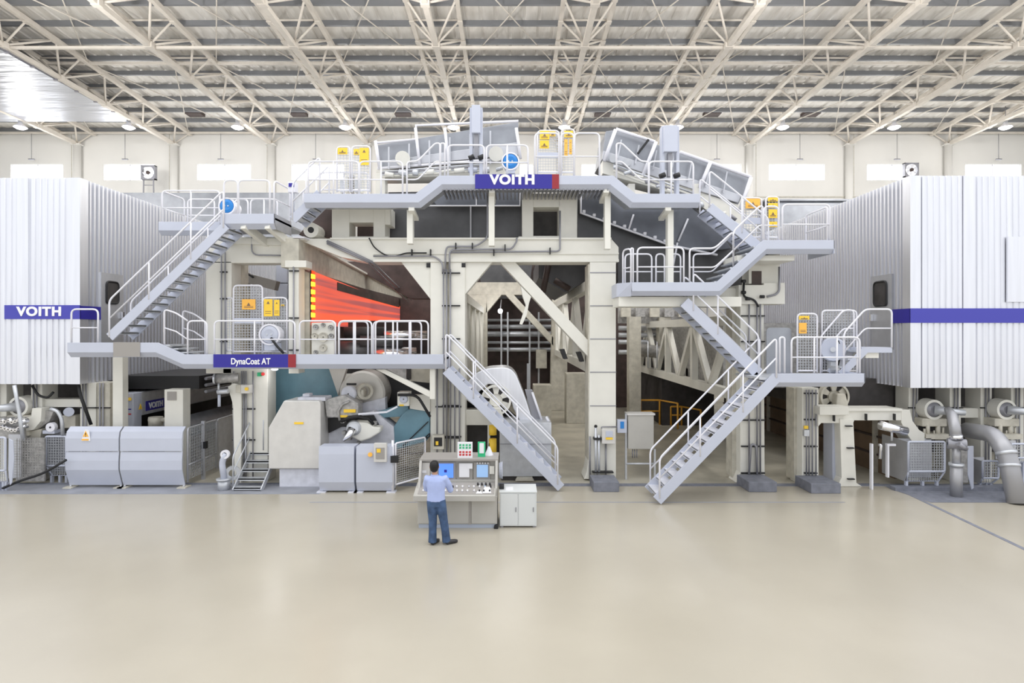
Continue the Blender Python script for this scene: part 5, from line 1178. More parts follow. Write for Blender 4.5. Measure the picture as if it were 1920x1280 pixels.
MB().box(2.9, 10.5, 33.4, 33.8, 0, 5.4).build('backdrop', 'brown_dark', t)
for k, (a, b_, c_, d_) in enumerate(((1180, 672, 1202, 860), (1236, 690, 1262, 860), (1274, 700, 1296, 860))): MB().box(XX(a, 27.0+k), XX(b_*0+a+22, 27.0+k), 27.0+k, 27.6+k, 0, 5.0).build('column', 'cream_dirt_shade', t)
for py in (615, 628, 641, 660): MB().cyl(P(1160, py, 29), P(1320, py, 29), .12, 10).build('pipe', 'galv', t)
for k in range(7): MB().cyl(P(1215+k*17, 640, 26.3), P(1215+k*17, 690, 26.3), .03, 6).build('rod', 'galv', t)
MB().cyl(P(1195, 655, 28), P(1340, 672, 26.9), .3, 16).build('roll', 'machine_grey', t); S1('panel', [(1160, 572), (1300, 572), (1300, 606), (1160, 606)], 28.3, .3, 'machine_grey', t)
S1('panel', [(1290, 690), (1375, 690), (1375, 720), (1290, 712)], 24, .3, 'brown_wood', t)
for k in range(5): S1('panel', [(1165+k*27, 576), (1165+k*27+18, 576), (1165+k*27+18, 594), (1165+k*27, 594)], 27.9, .2, ['cream_dirt_shade', 'machine_grey'][k % 2], t)
t = thing('rear_machine', 'dark machine bulk behind the long side truss at the right', 'machine body', (8, 28, 0)); MB().box(6.9, 9.3, 27, 33, 0, 3.2).build('body', 'dark', t)
# orange railings far back
for a, b_, c_, d_, lab in ((1201, 1237, 750, 27.2, 'orange yellow safety rail far back, left one'), (1258, 1278, 762, 27.0, 'orange yellow safety rail far back, right one')):
    t = thing('safety_rail', lab, 'rail', P(a, 800, d_), 'orange safety rails'); m_ = MB(); x0, x1 = XX(a, d_), XX(b_, d_); zt_ = ZZ(c_, d_)
    m_.tube(arc([(x0, d_, 0), (x0, d_, zt_), (x1, d_, zt_), (x1, d_, 0)], .05), .045, 6); m_.tube([(x0, d_, zt_*.55), (x1, d_, zt_*.55)], .04, 6); m_.tube([(x1, d_, zt_), (x1+.5, d_-1.2, zt_)], .04, 6); m_.tube([(x1+.5, d_-1.2, 0), (x1+.5, d_-1.2, zt_)], .045, 6); m_.build('rail', 'orange_rail', t)
# brown boarded screen running back on the right
t = thing('brown_screen', 'long brown boarded screen running back on the right of the bay', 'screen', (11.3, 17.2, 0))
MB().box(11.2, 11.4, 17.2, 31, .0, 1.75).build('boards', 'brown_wood', t)
for z in (.55, 1.1, 1.72): MB().box(11.15, 11.2, 17.2, 31, z-.03, z+.03).build('rail', 'brown_dark', t)
for y in (18, 20, 22.5, 25.5, 29): MB().box(11.08, 11.2, y-.05, y+.05, 0, 1.75).build('post', 'cream_dirt_shade', t)
# --- right columns
rc = thing('side_column', 'thick cream column with conduits behind the right stairs', 'column', P(1405, 905, 16.9))
S1('column', [(1388, 570), (1432, 570), (1434, 905), (1380, 905), (1388, 885)], 16.7, .6, 'cream', rc); S1('column_side', [(1373, 560), (1389, 560), (1389, 900), (1373, 895)], 17.0, .5, 'cream_dirt_shade', rc)  # column_side: shade of the left face put into a darker cream
S1('head', [(1385, 534), (1432, 534), (1432, 530), (1472, 530), (1472, 570), (1385, 570)], 16.6, .7, 'cream', rc); S1('head', [(1404, 475), (1462, 475), (1462, 532), (1404, 532)], 16.75, .5, 'cream', rc)
S1('window', [(1410, 508), (1428, 508), (1428, 534), (1410, 534)], 16.73, .02, 'brown_dark', rc, bevel=0); MB().box(XX(1160, 16.8), XX(1388, 16.8), 16.8, 17.3, ZZ(571, 16.8), ZZ(540, 16.8)).build('crossbeam', 'cream', rc, bevel=.01)
conduits([1403, 1418, 1424], 545, 895, 16.7, [592, 640, 740, 787, 836, 886], 'grey conduits on the thick column behind the right stairs', .024, s0=1392, s1=1430)
for pts_, lab in (([(1395, 524), (1394, 556), (1415, 562), (1422, 575)], 'black hose bundle on the column head by the ribbed hood'), ([(1438, 556), (1455, 552), (1461, 545), (1461, 500)], 'bent pipe right of the column head'), ([(1404, 895), (1408, 835), (1412, 832), (1418, 836), (1420, 895)], 'small looped pipe at the piped column foot')):
    o = MB().tube(arc([P(a_, b_, 16.55) for a_, b_ in pts_], .1), .03, 7).build('pipe', 'black' if 'black' in lab else 'conduit'); tag(o, lab, 'pipe')
for k, (px, py) in enumerate(((1394, 527), (1394, 548), (1402, 560), (1429, 556))): MB().cyl(P(px-4, py, 16.5), P(px+4, py, 16.5), .045, 8).build('fitting', 'black', rc)
c2 = thing('side_column', 'cream column with conduits under the low right walkway', 'column', P(1510, 908, 16.6))
S1('column', [(1504, 727), (1535, 727), (1535, 908), (1500, 908), (1504, 890)], 16.5, .6, 'cream', c2); S1('column_side', [(1489, 727), (1505, 727), (1505, 905), (1489, 900)], 16.8, .5, 'cream_dirt_shade', c2)  # column_side shade likewise put into the colour
conduits([1510, 1515, 1521, 1528], 730, 900, 16.5, [737, 786, 836, 886], 'bundle of conduits on the column under the low right walkway', .02)
S1('valve', [(1508, 806), (1518, 806), (1518, 818), (1508, 818)], 16.35, .1, 'galv', c2); S1('label_strip', [(1508, 798), (1516, 798), (1516, 804), (1508, 804)], 16.33, .05, 'yellow', c2)
al = thing('portal_support', 'broad tapering cream leg and beam right of the low walkway', 'frame', P(1590, 912, 16.4))
S1('leg', [(1575, 785), (1600, 785), (1606, 905), (1617, 912), (1570, 912), (1578, 895)], 16.3, .6, 'cream', al); S1('leg_side', [(1561, 785), (1577, 785), (1577, 905), (1561, 900)], 16.6, .5, 'lavender', al)
S1('beam', [(1534, 768), (1690, 768), (1690, 788), (1602, 788), (1600, 793), (1540, 793), (1534, 800)], 16.35, .6, 'cream', al); S1('beam_flange', [(1590, 766), (1692, 766), (1692, 771), (1590, 771)], 16.3, .7, 'cream', al); S1('bedplate', [(1537, 762), (1592, 762), (1592, 778), (1537, 778)], 16.2, .5, 'cream', al)
S1('elbow', [(1690, 768), (1706, 768), (1712, 790), (1724, 806), (1734, 812), (1734, 830), (1712, 830), (1700, 812), (1690, 792)], 16.35, .6, 'cream', al)
for px, py in ((1562, 783), (1622, 781), (1675, 781), (1590, 798), (1593, 839), (1594, 897)): MB().box(XX(px-6, 16.3) if py > 790 else XX(px-1.2, 16.3), XX(px+6, 16.3) if py > 790 else XX(px+1.2, 16.3), 16.22, 16.3, ZZ(py+1, 16.3) if py > 790 else ZZ(py+6, 16.3), ZZ(py-1, 16.3) if py > 790 else ZZ(py-6, 16.3)).build('clamp', 'black', al)
t = thing('holed_wheel', 'dirty cream wheel with round holes under the low right walkway', 'wheel', P(1565, 760, 17.0)); holed(1566, 744, 16.9, .42, t, mm='cream_dirt_shade'); S1('bearing', [(1570, 738), (1586, 738), (1592, 764), (1568, 764)], 16.7, .3, 'cream_dirt_shade', t, bevel=.03)
# --- control cabinet beside the front stairs
t = thing('control_cabinet', 'beige control cabinet on posts left of the front stairs', 'cabinet', P(1202, 895, 17.2))
MB().box(XX(1178, 17.0), XX(1226, 17.0), 17.0, 17.35, ZZ(842, 17.0), ZZ(778, 17.0)).build('cabinet', 'machine_grey' if False else 'console', t, bevel=.015); MB().box(XX(1176, 17.0), XX(1228, 17.0), 16.97, 17.4, ZZ(778, 17.0), ZZ(775, 17.0)).build('canopy', 'stainless', t)
for px in (1174, 1228): MB().box(XX(px-1.5, 17.1), XX(px+1.5, 17.1), 17.1, 17.2, 0, ZZ(842 if px > 1200 else 775, 17.1)).build('post', 'galv', t)
MB().tube([P(1174, 869, 17.1), P(1228, 869, 17.1)], .03, 6).build('brace', 'galv', t)
for k in range(3): MB().cyl(P(1186+k*4, 858, 17.1), P(1186+k*4, 842, 17.1), .018, 6).build('cable_gland', 'conduit', t)
t = thing('junction_box', 'small pale box with blue and white switch left of the beige control cabinet', 'box', P(1166, 812, 17.1)); MB().box(XX(1157, 17.05), XX(1175, 17.05), 17.0, 17.15, ZZ(811, 17.05), ZZ(786, 17.05)).build('box', 'lavender', t, bevel=.01); MB().box(XX(1163, 17.0), XX(1170, 17.0), 16.985, 17.0, ZZ(803, 17.0), ZZ(790, 17.0)).build('switch', 'motor_blue', t)
t = thing('junction_box', 'beige switch box with yellow strip on the tall centre right column', 'box', P(1140, 832, 16.8)); MB().box(XX(1128, 16.8), XX(1153, 16.8), 16.72, 16.97, ZZ(831, 16.8), ZZ(803, 16.8)).build('box', 'stainless', t, bevel=.012); MB().box(XX(1136, 16.7), XX(1149, 16.7), 16.7, 16.72, ZZ(819, 16.7), ZZ(808, 16.7)).build('display', 'lavender', t); MB().box(XX(1136, 16.7), XX(1149, 16.7), 16.7, 16.72, ZZ(824, 16.7), ZZ(820, 16.7)).build('label_strip', 'yellow', t)
MB().cyl(P(1136, 900, 16.9), P(1136, 831, 16.9), .025, 6).build('conduit', 'conduit', t); MB().tube(arc([P(1128, 803, 16.8), P(1128, 800, 16.8), P(1157, 800, 16.9)], .05), .02, 6).build('conduit', 'conduit', t)
t = thing('post_rods', 'pair of upright grey rods with black cap on the tall column foot', 'rods', P(1118, 900, 16.8))
for px, y0_ in ((1117, 800), (1123, 815)): MB().cyl(P(px, 900, 16.8), P(px, y0_, 16.8), .035, 8).build('rod', 'galv', t)
MB().sphere(P(1117, 799, 16.8), .05, 8).build('cap', 'black', t); MB().box(XX(1113, 16.8), XX(1128, 16.8), 16.75, 16.95, ZZ(824, 16.8), ZZ(820, 16.8)).build('clamp', 'black', t); MB().box(XX(1111, 16.8), XX(1150, 16.8), 16.75, 16.95, ZZ(886, 16.8), ZZ(884, 16.8)).build('clamp', 'black', t)
# --- under the right hood
def roll_end(px, py, Y, lab, s=1, R=.28):
    t = thing('dryer_roll_end', lab, 'roll', P(px, py, Y), 'roll ends under the hoods'); c = P(px, py, Y)
    MB().lathe([(0, R*.75), (0, R), (.35, R*1.05), (.35, R*.6)], c, (0, 1, 0), 28).build('bearing_ring', 'cream', t)
    MB().lathe([(-.05, .02), (-.05, R*.5), (.02, R*.74), (.05, R*.76)], c, (0, 1, 0), 24).build('bearing_cover', 'conduit', t)
    MB().tube([c, c+Vector((s*.35, -.25, -.02)), c+Vector((s*.62, -.3, -.04))], .09, 12, [.14, .09, .08]).build('rotary_joint', 'galv', t)
    m_ = MB(); m_.box(c.x-R*1.2, c.x+R*1.3, Y+.0, Y+.5, c.z-R*1.7, c.z-R*.9); m_.build('bearing_block', 'cream_dirt_shade', t, bevel=.03)
    m_ = MB()
    for k in range(5): a_ = c.x-R+(0, .11, .3, .42, .58)[k]; m_.cyl((a_, Y+.02*k, c.z-R*2.6), (a_, Y+.02*k, c.z-R*(1.9, 1.5, 2.1, 1.6, 1.8)[k]), (.03, .05, .02, .06, .03)[k], 8)
    m_.box(c.x-R*1.1, c.x+R*1.3, Y-.1, Y+.4, c.z-R*2.9, c.z-R*2.4); m_.build('lubrication_block', 'cream_dirt_shade', t)
    return t
roll_end(1752, 768, 16.5, 'cream ringed roll end left one under the right hood')
roll_end(1888, 768, 16.5, 'cream ringed roll end right one under the right hood')
roll_end(34, 762, 16.7, 'cream ringed roll end under the left hood', -1)
posts_ = (((1704, 727), (1722, 800), 'right hood support post at the inner corner'), ((1781, 727), (1802, 805), 'right hood support post between the two roll ends, left one'), ((1839, 727), (1860, 900), 'right hood support post between the two roll ends, right one'), ((1896, 727), (1920, 800), 'right hood support post at the picture edge'),
          ((-14, 722), (12, 800), 'left hood support post at the picture edge'), ((58, 722), (79, 800), 'left hood support post right of the roll end'), ((150, 722), (180, 805), 'left hood support post with conduits'), ((182, 722), (206, 805), 'shaded left hood support post beside the walkway column'))
for (a, b_), (c_, d_), lab in posts_:
    t = thing('hood_post', 'cream '+lab, 'post', P((a+c_)/2, 900, 17)); MB().box(XX(a, 16.9), XX(c_, 16.9), 16.9, 17.5, 0, ZB_L-.005).build('post', 'cream' if 'shaded' not in lab else 'cream_dirt_shade', t, bevel=.015)  # shade on the marked post is put into its colour
    MB().box(XX(a, 16.9)-.03, XX(c_, 16.9)+.03, 16.85, 16.9, ZZ(765, 16.9), ZZ(763, 16.9)).build('clamp', 'black', t)
    for k in (0, 1): MB().cyl((XX(a+7+k*6, 16.9), 16.86, .1), (XX(a+7+k*6, 16.9), 16.86, ZB_L), .022, 6).build('conduit', 'conduit', t)
t = thing('cross_member', 'short cream cross member under the right hood', 'beam', P(1820, 785, 17)); MB().box(XX(1802, 17), XX(1839, 17), 17, 17.4, ZZ(783, 17), ZZ(765, 17)).build('beam', 'cream', t, bevel=.01)
t = thing('cross_member', 'cream cross member under the left hood', 'beam', P(115, 764, 17)); MB().box(XX(79, 17), XX(150, 17), 17, 17.4, ZZ(763, 17), ZZ(748, 17)).build('beam', 'cream', t, bevel=.01)
t = thing('knee_leg', 'cream knee shaped leg with grey side under the left hood', 'leg', P(60, 840, 16.8)); S1('leg', [(60, 765), (78, 765), (76, 790), (62, 806), (45, 808), (45, 785), (58, 780)], 16.6, .3, 'cream', t); S1('side', [(76, 768), (100, 772), (92, 790), (66, 808), (62, 806), (76, 790)], 16.75, .3, 'machine_grey', t); S1('foot', [(55, 808), (78, 804), (74, 830), (50, 830)], 16.7, .3, 'cream_dirt_shade', t)
t = thing('small_motor', 'small pale motor behind the mesh box, below the left hood', 'motor', P(130, 800, 17.0)); MB().cyl(P(129, 772, 16.8), P(129, 772, 17.2), .13, 16).build('motor', 'lavender', t); MB().box(XX(119, 17), XX(143, 17), 16.95, 17.3, ZZ(802, 17), ZZ(778, 17)).build('base', 'cream_dirt_shade', t, bevel=.02)
t = thing('small_pulley', 'small white pulley above the left mesh box', 'pulley', P(95, 812, 16.7)); MB().lathe([(0, .03), (0, .13), (.12, .13), (.12, .03)], P(94, 801, 16.6), (0, 1, 0), 18).build('pulley', 'rail_white', t); MB().box(XX(84, 16.7), XX(106, 16.7), 16.62, 16.9, ZZ(812, 16.7), ZZ(806, 16.7)).build('bracket', 'lavender', t)
vc = thing('valve_cluster', 'cluster of small metal valves at the far left under the hood', 'valves', P(25, 820, 16.4))
for k in range(14):
    c = P(2+k % 7*6.5, 790+(k//7)*14+random.uniform(-3, 3), 16.3); MB().lathe([(0, .02), (0, .05), (.05, .07), (.15, .07)], c, (random.uniform(-.3, .3), 1, .1), 12).build('valve', 'chrome', vc)
S1('manifold', [(-10, 783), (42, 783), (44, 822), (-10, 822)], 16.5, .3, 'machine_grey', vc)
m_ = MB(); 
for pts_, r_, lab, mm, Yc in (([(27, 722), (36, 770), (44, 826)], .05, 'thin grey hanging pipe under the left hood', 'galv', 16.3), ([(60, 722), (72, 742), (90, 746), (100, 735)], .035, 'sagging black cable under the left hood', 'black', 16.7), ([(148, 722), (150, 738), (171, 796)], .045, 'slanting black cable behind the guard with the triangle', 'black', 16.6), ([(95, 766), (108, 770), (116, 785), (118, 815)], .05, 'curved grey hose behind the left mesh box', 'galv', 16.6),
                     ([(5, 915), (40, 900), (80, 888), (124, 862)], .035, 'black cable lying across the left mesh guards', 'black', 15.9)):
    o = MB().tube(arc([P(a_, b_, Yc) for a_, b_ in pts_], .3), r_, 7).build('hose', mm); tag(o, lab, 'hose')
def mesh_box(px0, py0, px1, py1, Y, lab, side=None):
    t = thing('mesh_box', lab, 'guard', P((px0+px1)/2, py1, Y), 'mesh boxes at the floor'); x0, x1, z0, z1 = XX(px0, Y), XX(px1, Y), ZZ(py1, Y), ZZ(py0, Y); zk = z0+(z1-z0)*.22; zk2 = z0+(z1-z0)*.27
    m_ = MB(); m_.tube(arc([(x0, Y, zk2), (x0, Y, z1), (x1, Y, z1), (x1, Y, zk2), (x0, Y, zk2)], .05), .03, 8); m_.tube([(x0, Y, zk2), (x0+.06, Y+.15, z0), (x1-.06, Y+.15, z0), (x1, Y, zk2)], .025, 6); m_.build('frame', 'lavender', t)
    m_ = MB(); mesh_mb(m_, x0, x1, zk2, z1, Y, .07); m_.build('mesh', 'galv', t)
    m_ = MB(); mesh_mb(m_, x0+.05, x1-.05, z0, zk2-.03, Y+.1, .06); m_.build('mesh', 'galv', t)
    MB().box(x0, x1, Y+.5, Y+.52, z0, z1).build('back', 'alu_flat', t)
    if side is not None: MB().prism_x([(Y, zk2), (Y, z1), (Y+1.1, z1+.02), (Y+1.1, z0), (Y+.15, z0)], (x0-.02 if side < 0 else x1), (x0 if side < 0 else x1+.02)).build('side_panel', 'alu_flat', t)
    for x in (x0+.05, (x0+x1)/2, x1-.1): MB().box(x-.03, x+.03, Y+.12, Y+.2, 0, z0).build('foot', 'lavender', t)
    return t
mesh_box(1703, 828, 1771, 904, 15.9, 'grey mesh box under the right hood beside the tapering leg', -1)
mesh_box(1842, 864, 1872, 908, 16.3, 'small mesh box between the pipes under the right hood', -1)
mesh_box(1896, 832, 1935, 868, 15.6, 'mesh box behind the big bent pipe at the right edge')
mesh_box(86, 818, 124, 893, 16.6, 'grey mesh box left of the guard with the triangle', -1)
mesh_box(-14, 820, 10, 905, 15.8, 'mesh box cut by the left picture edge')
t = thing('leaf_guard', 'pale leaf shaped grey guard with dull mesh side at the far left', 'guard', P(30, 910, 15.9)); S1('panel', [(16, 822), (24, 826), (26, 860), (22, 905), (18, 910), (15, 880)], 15.8, .03, 'lavender', t)
m_ = MB(); mesh_mb(m_, XX(24, 16.0), XX(74, 16.0), .25, ZZ(822, 16.0), 16.05, .07); m_.build('mesh', 'machine_grey', t); MB().box(XX(24, 16.4), XX(78, 16.4), 16.5, 16.55, 0.1, ZZ(822, 16.4)).build('back', 'machine_grey', t)
t = thing('leaf_guard', 'narrow white upright guard blade right of the pipe with valve', 'guard', P(1820, 918, 15.8)); S1('panel', [(1815, 836), (1826, 836), (1826, 915), (1822, 918), (1815, 890)], 15.7, .03, 'lavender', t); S1('back', [(1802, 845), (1816, 845), (1816, 905), (1802, 905)], 16.2, .3, 'machine_grey', t)
# upright pipe with valve
Yq = 15.35
t = thing('standing_pipe', 'upright grey pipe with a valve under the right hood', 'pipe', P(1793, 940, Yq)); xq = XX(1793, Yq)
MB().cyl((xq, Yq, 0), (xq, Yq, ZZ(870, Yq)), .14, 18).build('pipe', 'pipe_grey', t); MB().cyl((xq, Yq, ZZ(873, Yq)), (xq, Yq, ZZ(868, Yq)), .17, 18).build('flange', 'galv', t); MB().cyl((xq, Yq, ZZ(870, Yq)), (xq, Yq, ZZ(838, Yq)), .09, 14).build('pipe', 'pipe_grey', t)
MB().lathe([(-.2, .05), (-.2, .14), (.2, .14), (.2, .05)], P(1794, 832, Yq), (1, -.5, 0), 18).build('valve', 'conduit', t); MB().cyl(P(1797, 832, Yq-.2), P(1812, 842, Yq-.2), .06, 10).build('actuator', 'conduit', t)
m_ = MB(); m_.tube([P(1793, 822, Yq), P(1790, 800, Yq), P(1785, 778, Yq+.3), P(1778, 768, Yq+.9)], .13, 16, [.13, .13, .12, .1]); m_.build('pipe', 'pipe_grey', t); MB().cyl(P(1793, 822, Yq), P(1792, 815, Yq), .15, 16).build('collar', 'chrome', t)
# big bent pipe
t = thing('bent_pipe', 'large bent grey pipe dropping to the floor at the right edge', 'pipe', P(1905, 945, 14.9)); e = Vector((XX(1907, 14.7), 14.7, 0))
MB().tube(arc([P(1812, 806, 16.4), P(1862, 814, 15.5), P(1880, 838, 15.1), P(1890, 858, 15.0), e], .8, 8), .21, 24, None).build('pipe', 'pipe_grey', t)
for p_, q_ in (((1886, 846, 15.05), (1888, 852, 15.02)), ((1892, 870, 14.95), (1893, 875, 14.93))): MB().cyl(P(*p_), P(*q_), .235, 24).build('collar', 'galv', t)
t = thing('sensor_tube', 'silver sensor tube on a thin white stand right of the tapering leg', 'sensor', P(1672, 905, 16)); MB().cyl(P(1650, 797, 15.9), P(1699, 808, 15.9), .12, 16).build('tube', 'chrome', t); MB().cyl(P(1672, 826, 15.95), P(1672, 805, 15.95), .03, 8).build('stem', 'galv', t)
for px, y0_ in ((1666, 836), (1636, 832)): MB().box(XX(px-1.5, 16.0), XX(px+1.5, 16.0), 16, 16.1, ZZ(895, 16) if px > 1650 else 0, ZZ(y0_, 16)).build('post', 'rail_white', t)
MB().box(XX(1664, 16), XX(1680, 16), 16, 16.1, ZZ(836, 16), ZZ(832, 16)).build('arm', 'rail_white', t); MB().tube(arc([P(1650, 860, 16), P(1652, 834, 16), P(1648, 834, 16)], .05), .04, 8).build('grip', 'chrome', t)
kb = MB().box(XX(1672, 16.0), 22, 15.85, 16.1, 0, .10); o = kb.build('kerb', 'concrete_block'); tag(o, 'low grey steel kerb under the right hood mesh boxes', 'kerb')
kb = MB().box(-20, XX(1050, 16.4), 16.5, 16.62, 0.0, .03); o = kb.build('floor_edge', 'concrete_block'); tag(o, 'dark edging strip where the machine floor begins', 'edging')
# ================================================================ CONSOLE, CABINET, PERSON
Yc = 12.85
co = thing('control_console', 'wide beige control console with screens that the man works at', 'console', (XX(857, Yc), Yc, 0))
x0, x1 = XX(783, Yc), XX(932, Yc); xm = XX(882, Yc)
def zc(py, Y): return ZZ(py, Y)
MB().box(x0+.02, x1-.02, Yc+.03, Yc+.75, 0, .09).build('plinth', 'plinth', co)
MB().box(x0, x1, Yc, Yc+.9, .09, .70).build('lower_cabinet', 'console', co, bevel=.01)
for a, b_ in ((x0+.03, xm-.02), (xm+.02, x1-.04)): MB().box(a, b_, Yc-.012, Yc, .11, .60).build('door', 'console', co, bevel=.006)
MB().box(xm-.035, xm-.02+.035, Yc-.02, Yc, .09, .70).build('centre_post', 'console_dark', co)
MB().prism_x([(12.60, .66), (12.60, .78), (13.18, .93), (13.18, .66)], XX(776, 12.7), x1-.03).build('desk', 'console', co, bevel=.008)
MB().prism_x([(12.66, .795+.002), (12.66, .80+.004), (13.14, .93+.002), (13.14, .925)], x0+.03, x1-.06).build('button_panel', 'console_dark', co)
MB().box(x0, x1, 13.3, 13.87, .66, 1.42).build('upright_housing', 'console', co)
MB().box(x0-.01, x1+.02, 13.16, 13.9, 1.40, 1.45).build('top', 'console_dark', co, bevel=.008)
for a in (x0+.02, x1-.02): MB().prism_x([(12.9, .66), (12.9, .86), (13.16, 1.42), (13.4, 1.42), (13.4, .66)], a-.025, a+.025).build('end_cheek', 'console', co)
MB().box(x0, x1, 13.18, 13.3, .93, .97).build('ledge', 'console', co)
def scr(a, b_, c_, d_, nm, mm, Y=13.28, parent=co, t=.02, label=None): return MB().box(XX(a, Y), XX(c_, Y), Y-t, Y, ZZ(d_, Y), ZZ(b_, Y)).build(nm, mm, parent, label)
scr(786, 867, 806, 898, 'instrument_bay', 'stainless'); scr(788, 881, 800, 886, 'paper_note', 'paper', 13.25)
s1 = scr(820, 866, 854, 898, 'monitor', 'console_dark', label='monitor with bright blue screen'); scr(823, 869, 850, 895, 'display', 'screen_blue', 13.255, s1); scr(833, 880, 838, 885, 'cursor_mark', 'blue_sign', 13.25, s1)
scr(858, 868, 886, 898, 'instrument_bay', 'console_dark'); scr(861, 868, 880, 894, 'paper_sheet', 'paper', 13.25); scr(876, 868, 886, 878, 'paper_sheet', 'paper', 13.24)
s2 = scr(888, 866, 919, 898, 'monitor', 'console_dark', label='pale monitor'); scr(894, 871, 915, 894, 'display', 'screen_pale', 13.255, s2); scr(918, 873, 927, 888, 'paper_note', 'cream', 13.25)
for k in range(5): scr(894+k*5, 866.5, 896+k*5, 869, 'label_strip', 'paper', 13.25)
for i in range(4):
    p = P(896+i*7.5, 907, 13.0); MB().cyl((p.x, 13.05, .90), (p.x, 12.98, .95), .022, 12).build('knob', 'black', co)
random.seed(3)
for i in range(26):
    x = x0+.15+(i % 13)*.12+random.uniform(-.02, .02); f_ = .2+.35*(i//13); y = 12.66+.48*f_; z = .80+.13*f_
    MB().cyl((x, y, z), (x, y-.012, z+.045), .018, 8).build('push_button', random.choice(['black', 'paper', 'chrome', 'paper']), co)
def lying(nm, x, y, w_, h_, lab, z=.805, mm='paper'):
    o = MB().add([(x, y, z+.27*(y-12.66)+.012), (x+w_, y, z+.27*(y-12.66)+.012), (x+w_-.03, y+h_, z+.27*(y+h_-12.66)+.012), (x+.03, y+h_, z+.27*(y+h_-12.66)+.012),
                  (x, y, z+.27*(y-12.66)+.004), (x+w_, y, z+.27*(y-12.66)+.004), (x+w_-.03, y+h_, z+.27*(y+h_-12.66)+.004), (x+.03, y+h_, z+.27*(y+h_-12.66)+.004)], [(0, 1, 2, 3), (7, 6, 5, 4), (0, 4, 5, 1), (1, 5, 6, 2), (2, 6, 7, 3), (3, 7, 4, 0)]).build(nm, mm)
    tag(o, lab, 'paper')
lying('paper_sheet', XX(905, 12.8), 12.68, .19, .24, 'white paper sheet lying at the right end of the console desk')
lying('paper_sheet', XX(893, 12.8), 12.66, .14, .10, 'smaller white paper on the console desk edge')
MB().cyl((x1-.02, 12.8, .03), (x1-.02, 12.9, .03), .05, 12).build('caster', 'black', co)
MB().lathe([(0, .02), (0, .17), (.08, .2)], (x1+.03, 13.5, 1.12), (1, 0, 0), 20).build('side_disc', 'lavender', co)
# white sheet sign and green holder standing on the console
sgn = thing('notice_board', 'white notice with rows of green and red characters on the console top', 'sign', (XX(872, 13.3), 13.3, 1.45))
bx = MB().box(XX(858, 13.3), XX(886, 13.3), 13.28, 13.30, 1.45, ZZ(828, 13.3)).build('board', 'paper', sgn)
def glyph_row(x0, x1, z, h_, n_, Y, mm, parent, seed):
    random.seed(seed); m_ = MB(); w_ = (x1-x0)/n_
    for k in range(n_):
        cx = x0+w_*(k+.5); q = w_*.34
        for j in range(3): zz = z+h_*(.15+.33*j); m_.box(cx-q, cx+q, Y-.004, Y-.001, zz-.006, zz+.006)
        xx_ = cx+random.choice((-q*.5, 0, q*.5)); m_.box(xx_-.006, xx_+.006, Y-.0045, Y-.001, z, z+h_)
        if random.random() > .5: m_.bar((cx-q, Y-.002, z), (cx+q, Y-.002, z+h_), .004, .008)
    m_.build('characters', mm, parent)
a, b_ = XX(860, 13.28), XX(884, 13.28)
for k in range(2):
    glyph_row(a, b_, ZZ(836+k*5, 13.28), .045, 4, 13.28, 'green', bx, k); glyph_row(a, b_, ZZ(849+k*5, 13.28), .045, 4, 13.28, 'red', bx, 9+k)
gh = thing('brochure_holder', 'green framed notice holder on the console top', 'sign', (XX(903, 13.4), 13.4, 1.45))
g1 = MB().box(XX(896, 13.4), XX(910, 13.4), 13.38, 13.42, 1.45, ZZ(828, 13.4)).build('holder', 'green', gh); MB().box(XX(899, 13.4), XX(907.5, 13.4), 13.37, 13.38, ZZ(849, 13.4), ZZ(830, 13.4)).build('leaflet', 'paper', gh)
t = thing('desk_lamp_horn', 'small white cone device behind the green holder', 'device', (XX(917, 13.6), 13.6, 1.45)); MB().lathe([(0, .10), (.2, .02)], (XX(917, 13.6), 13.6, 1.45), (0, 0, 1), 14).build('cone', 'rail_white', t); MB().cyl((XX(917, 13.6), 13.6, 1.63), (XX(917, 13.6), 13.6, 1.72), .01, 6).build('stem', 'black', t)
# side cabinet
Ys_ = 12.9; sc_ = thing('side_cabinet', 'low white two door cabinet standing right of the console', 'cabinet', (XX(970, Ys_), Ys_, 0))
x0, x1 = XX(937, Ys_), XX(1006, Ys_); zt_ = ZZ(923, Ys_); MB().box(x0, x1, Ys_, 13.55, .03, zt_).build('body', 'cabinet', sc_, bevel=.006)
xm = (x0+x1)/2; MB().box(x0-.01, x1+.01, Ys_-.02, 13.56, zt_, zt_+.02).build('top', 'cabinet', sc_)
for a, b_, hx in ((x0+.02, xm-.01, xm-.05), (xm+.01, x1-.03, x1-.07)): d = MB().box(a, b_, Ys_-.015, Ys_, .05, zt_-.03).build('door', 'cabinet', sc_, bevel=.004); MB().box(hx-.01, hx+.01, Ys_-.03, Ys_-.015, .35, .45).build('handle', 'conduit', d)
for x in (x0+.05, x1-.05): MB().box(x-.03, x+.03, Ys_+.02, Ys_+.08, 0, .03).build('foot', 'conduit', sc_)
o = MB().box(XX(948, 13.1), XX(962, 13.1), 13.0, 13.28, zt_+.02, zt_+.03).build('paper_stack', 'paper'); tag(o, 'white paper lying on the low two door cabinet', 'paper')
o = MB().box(XX(936, 13.15), XX(945, 13.15), 13.08, 13.3, zt_+.02, zt_+.09).build('black_case', 'black', bevel=.01); tag(o, 'small black case on the low cabinet against the console', 'case')
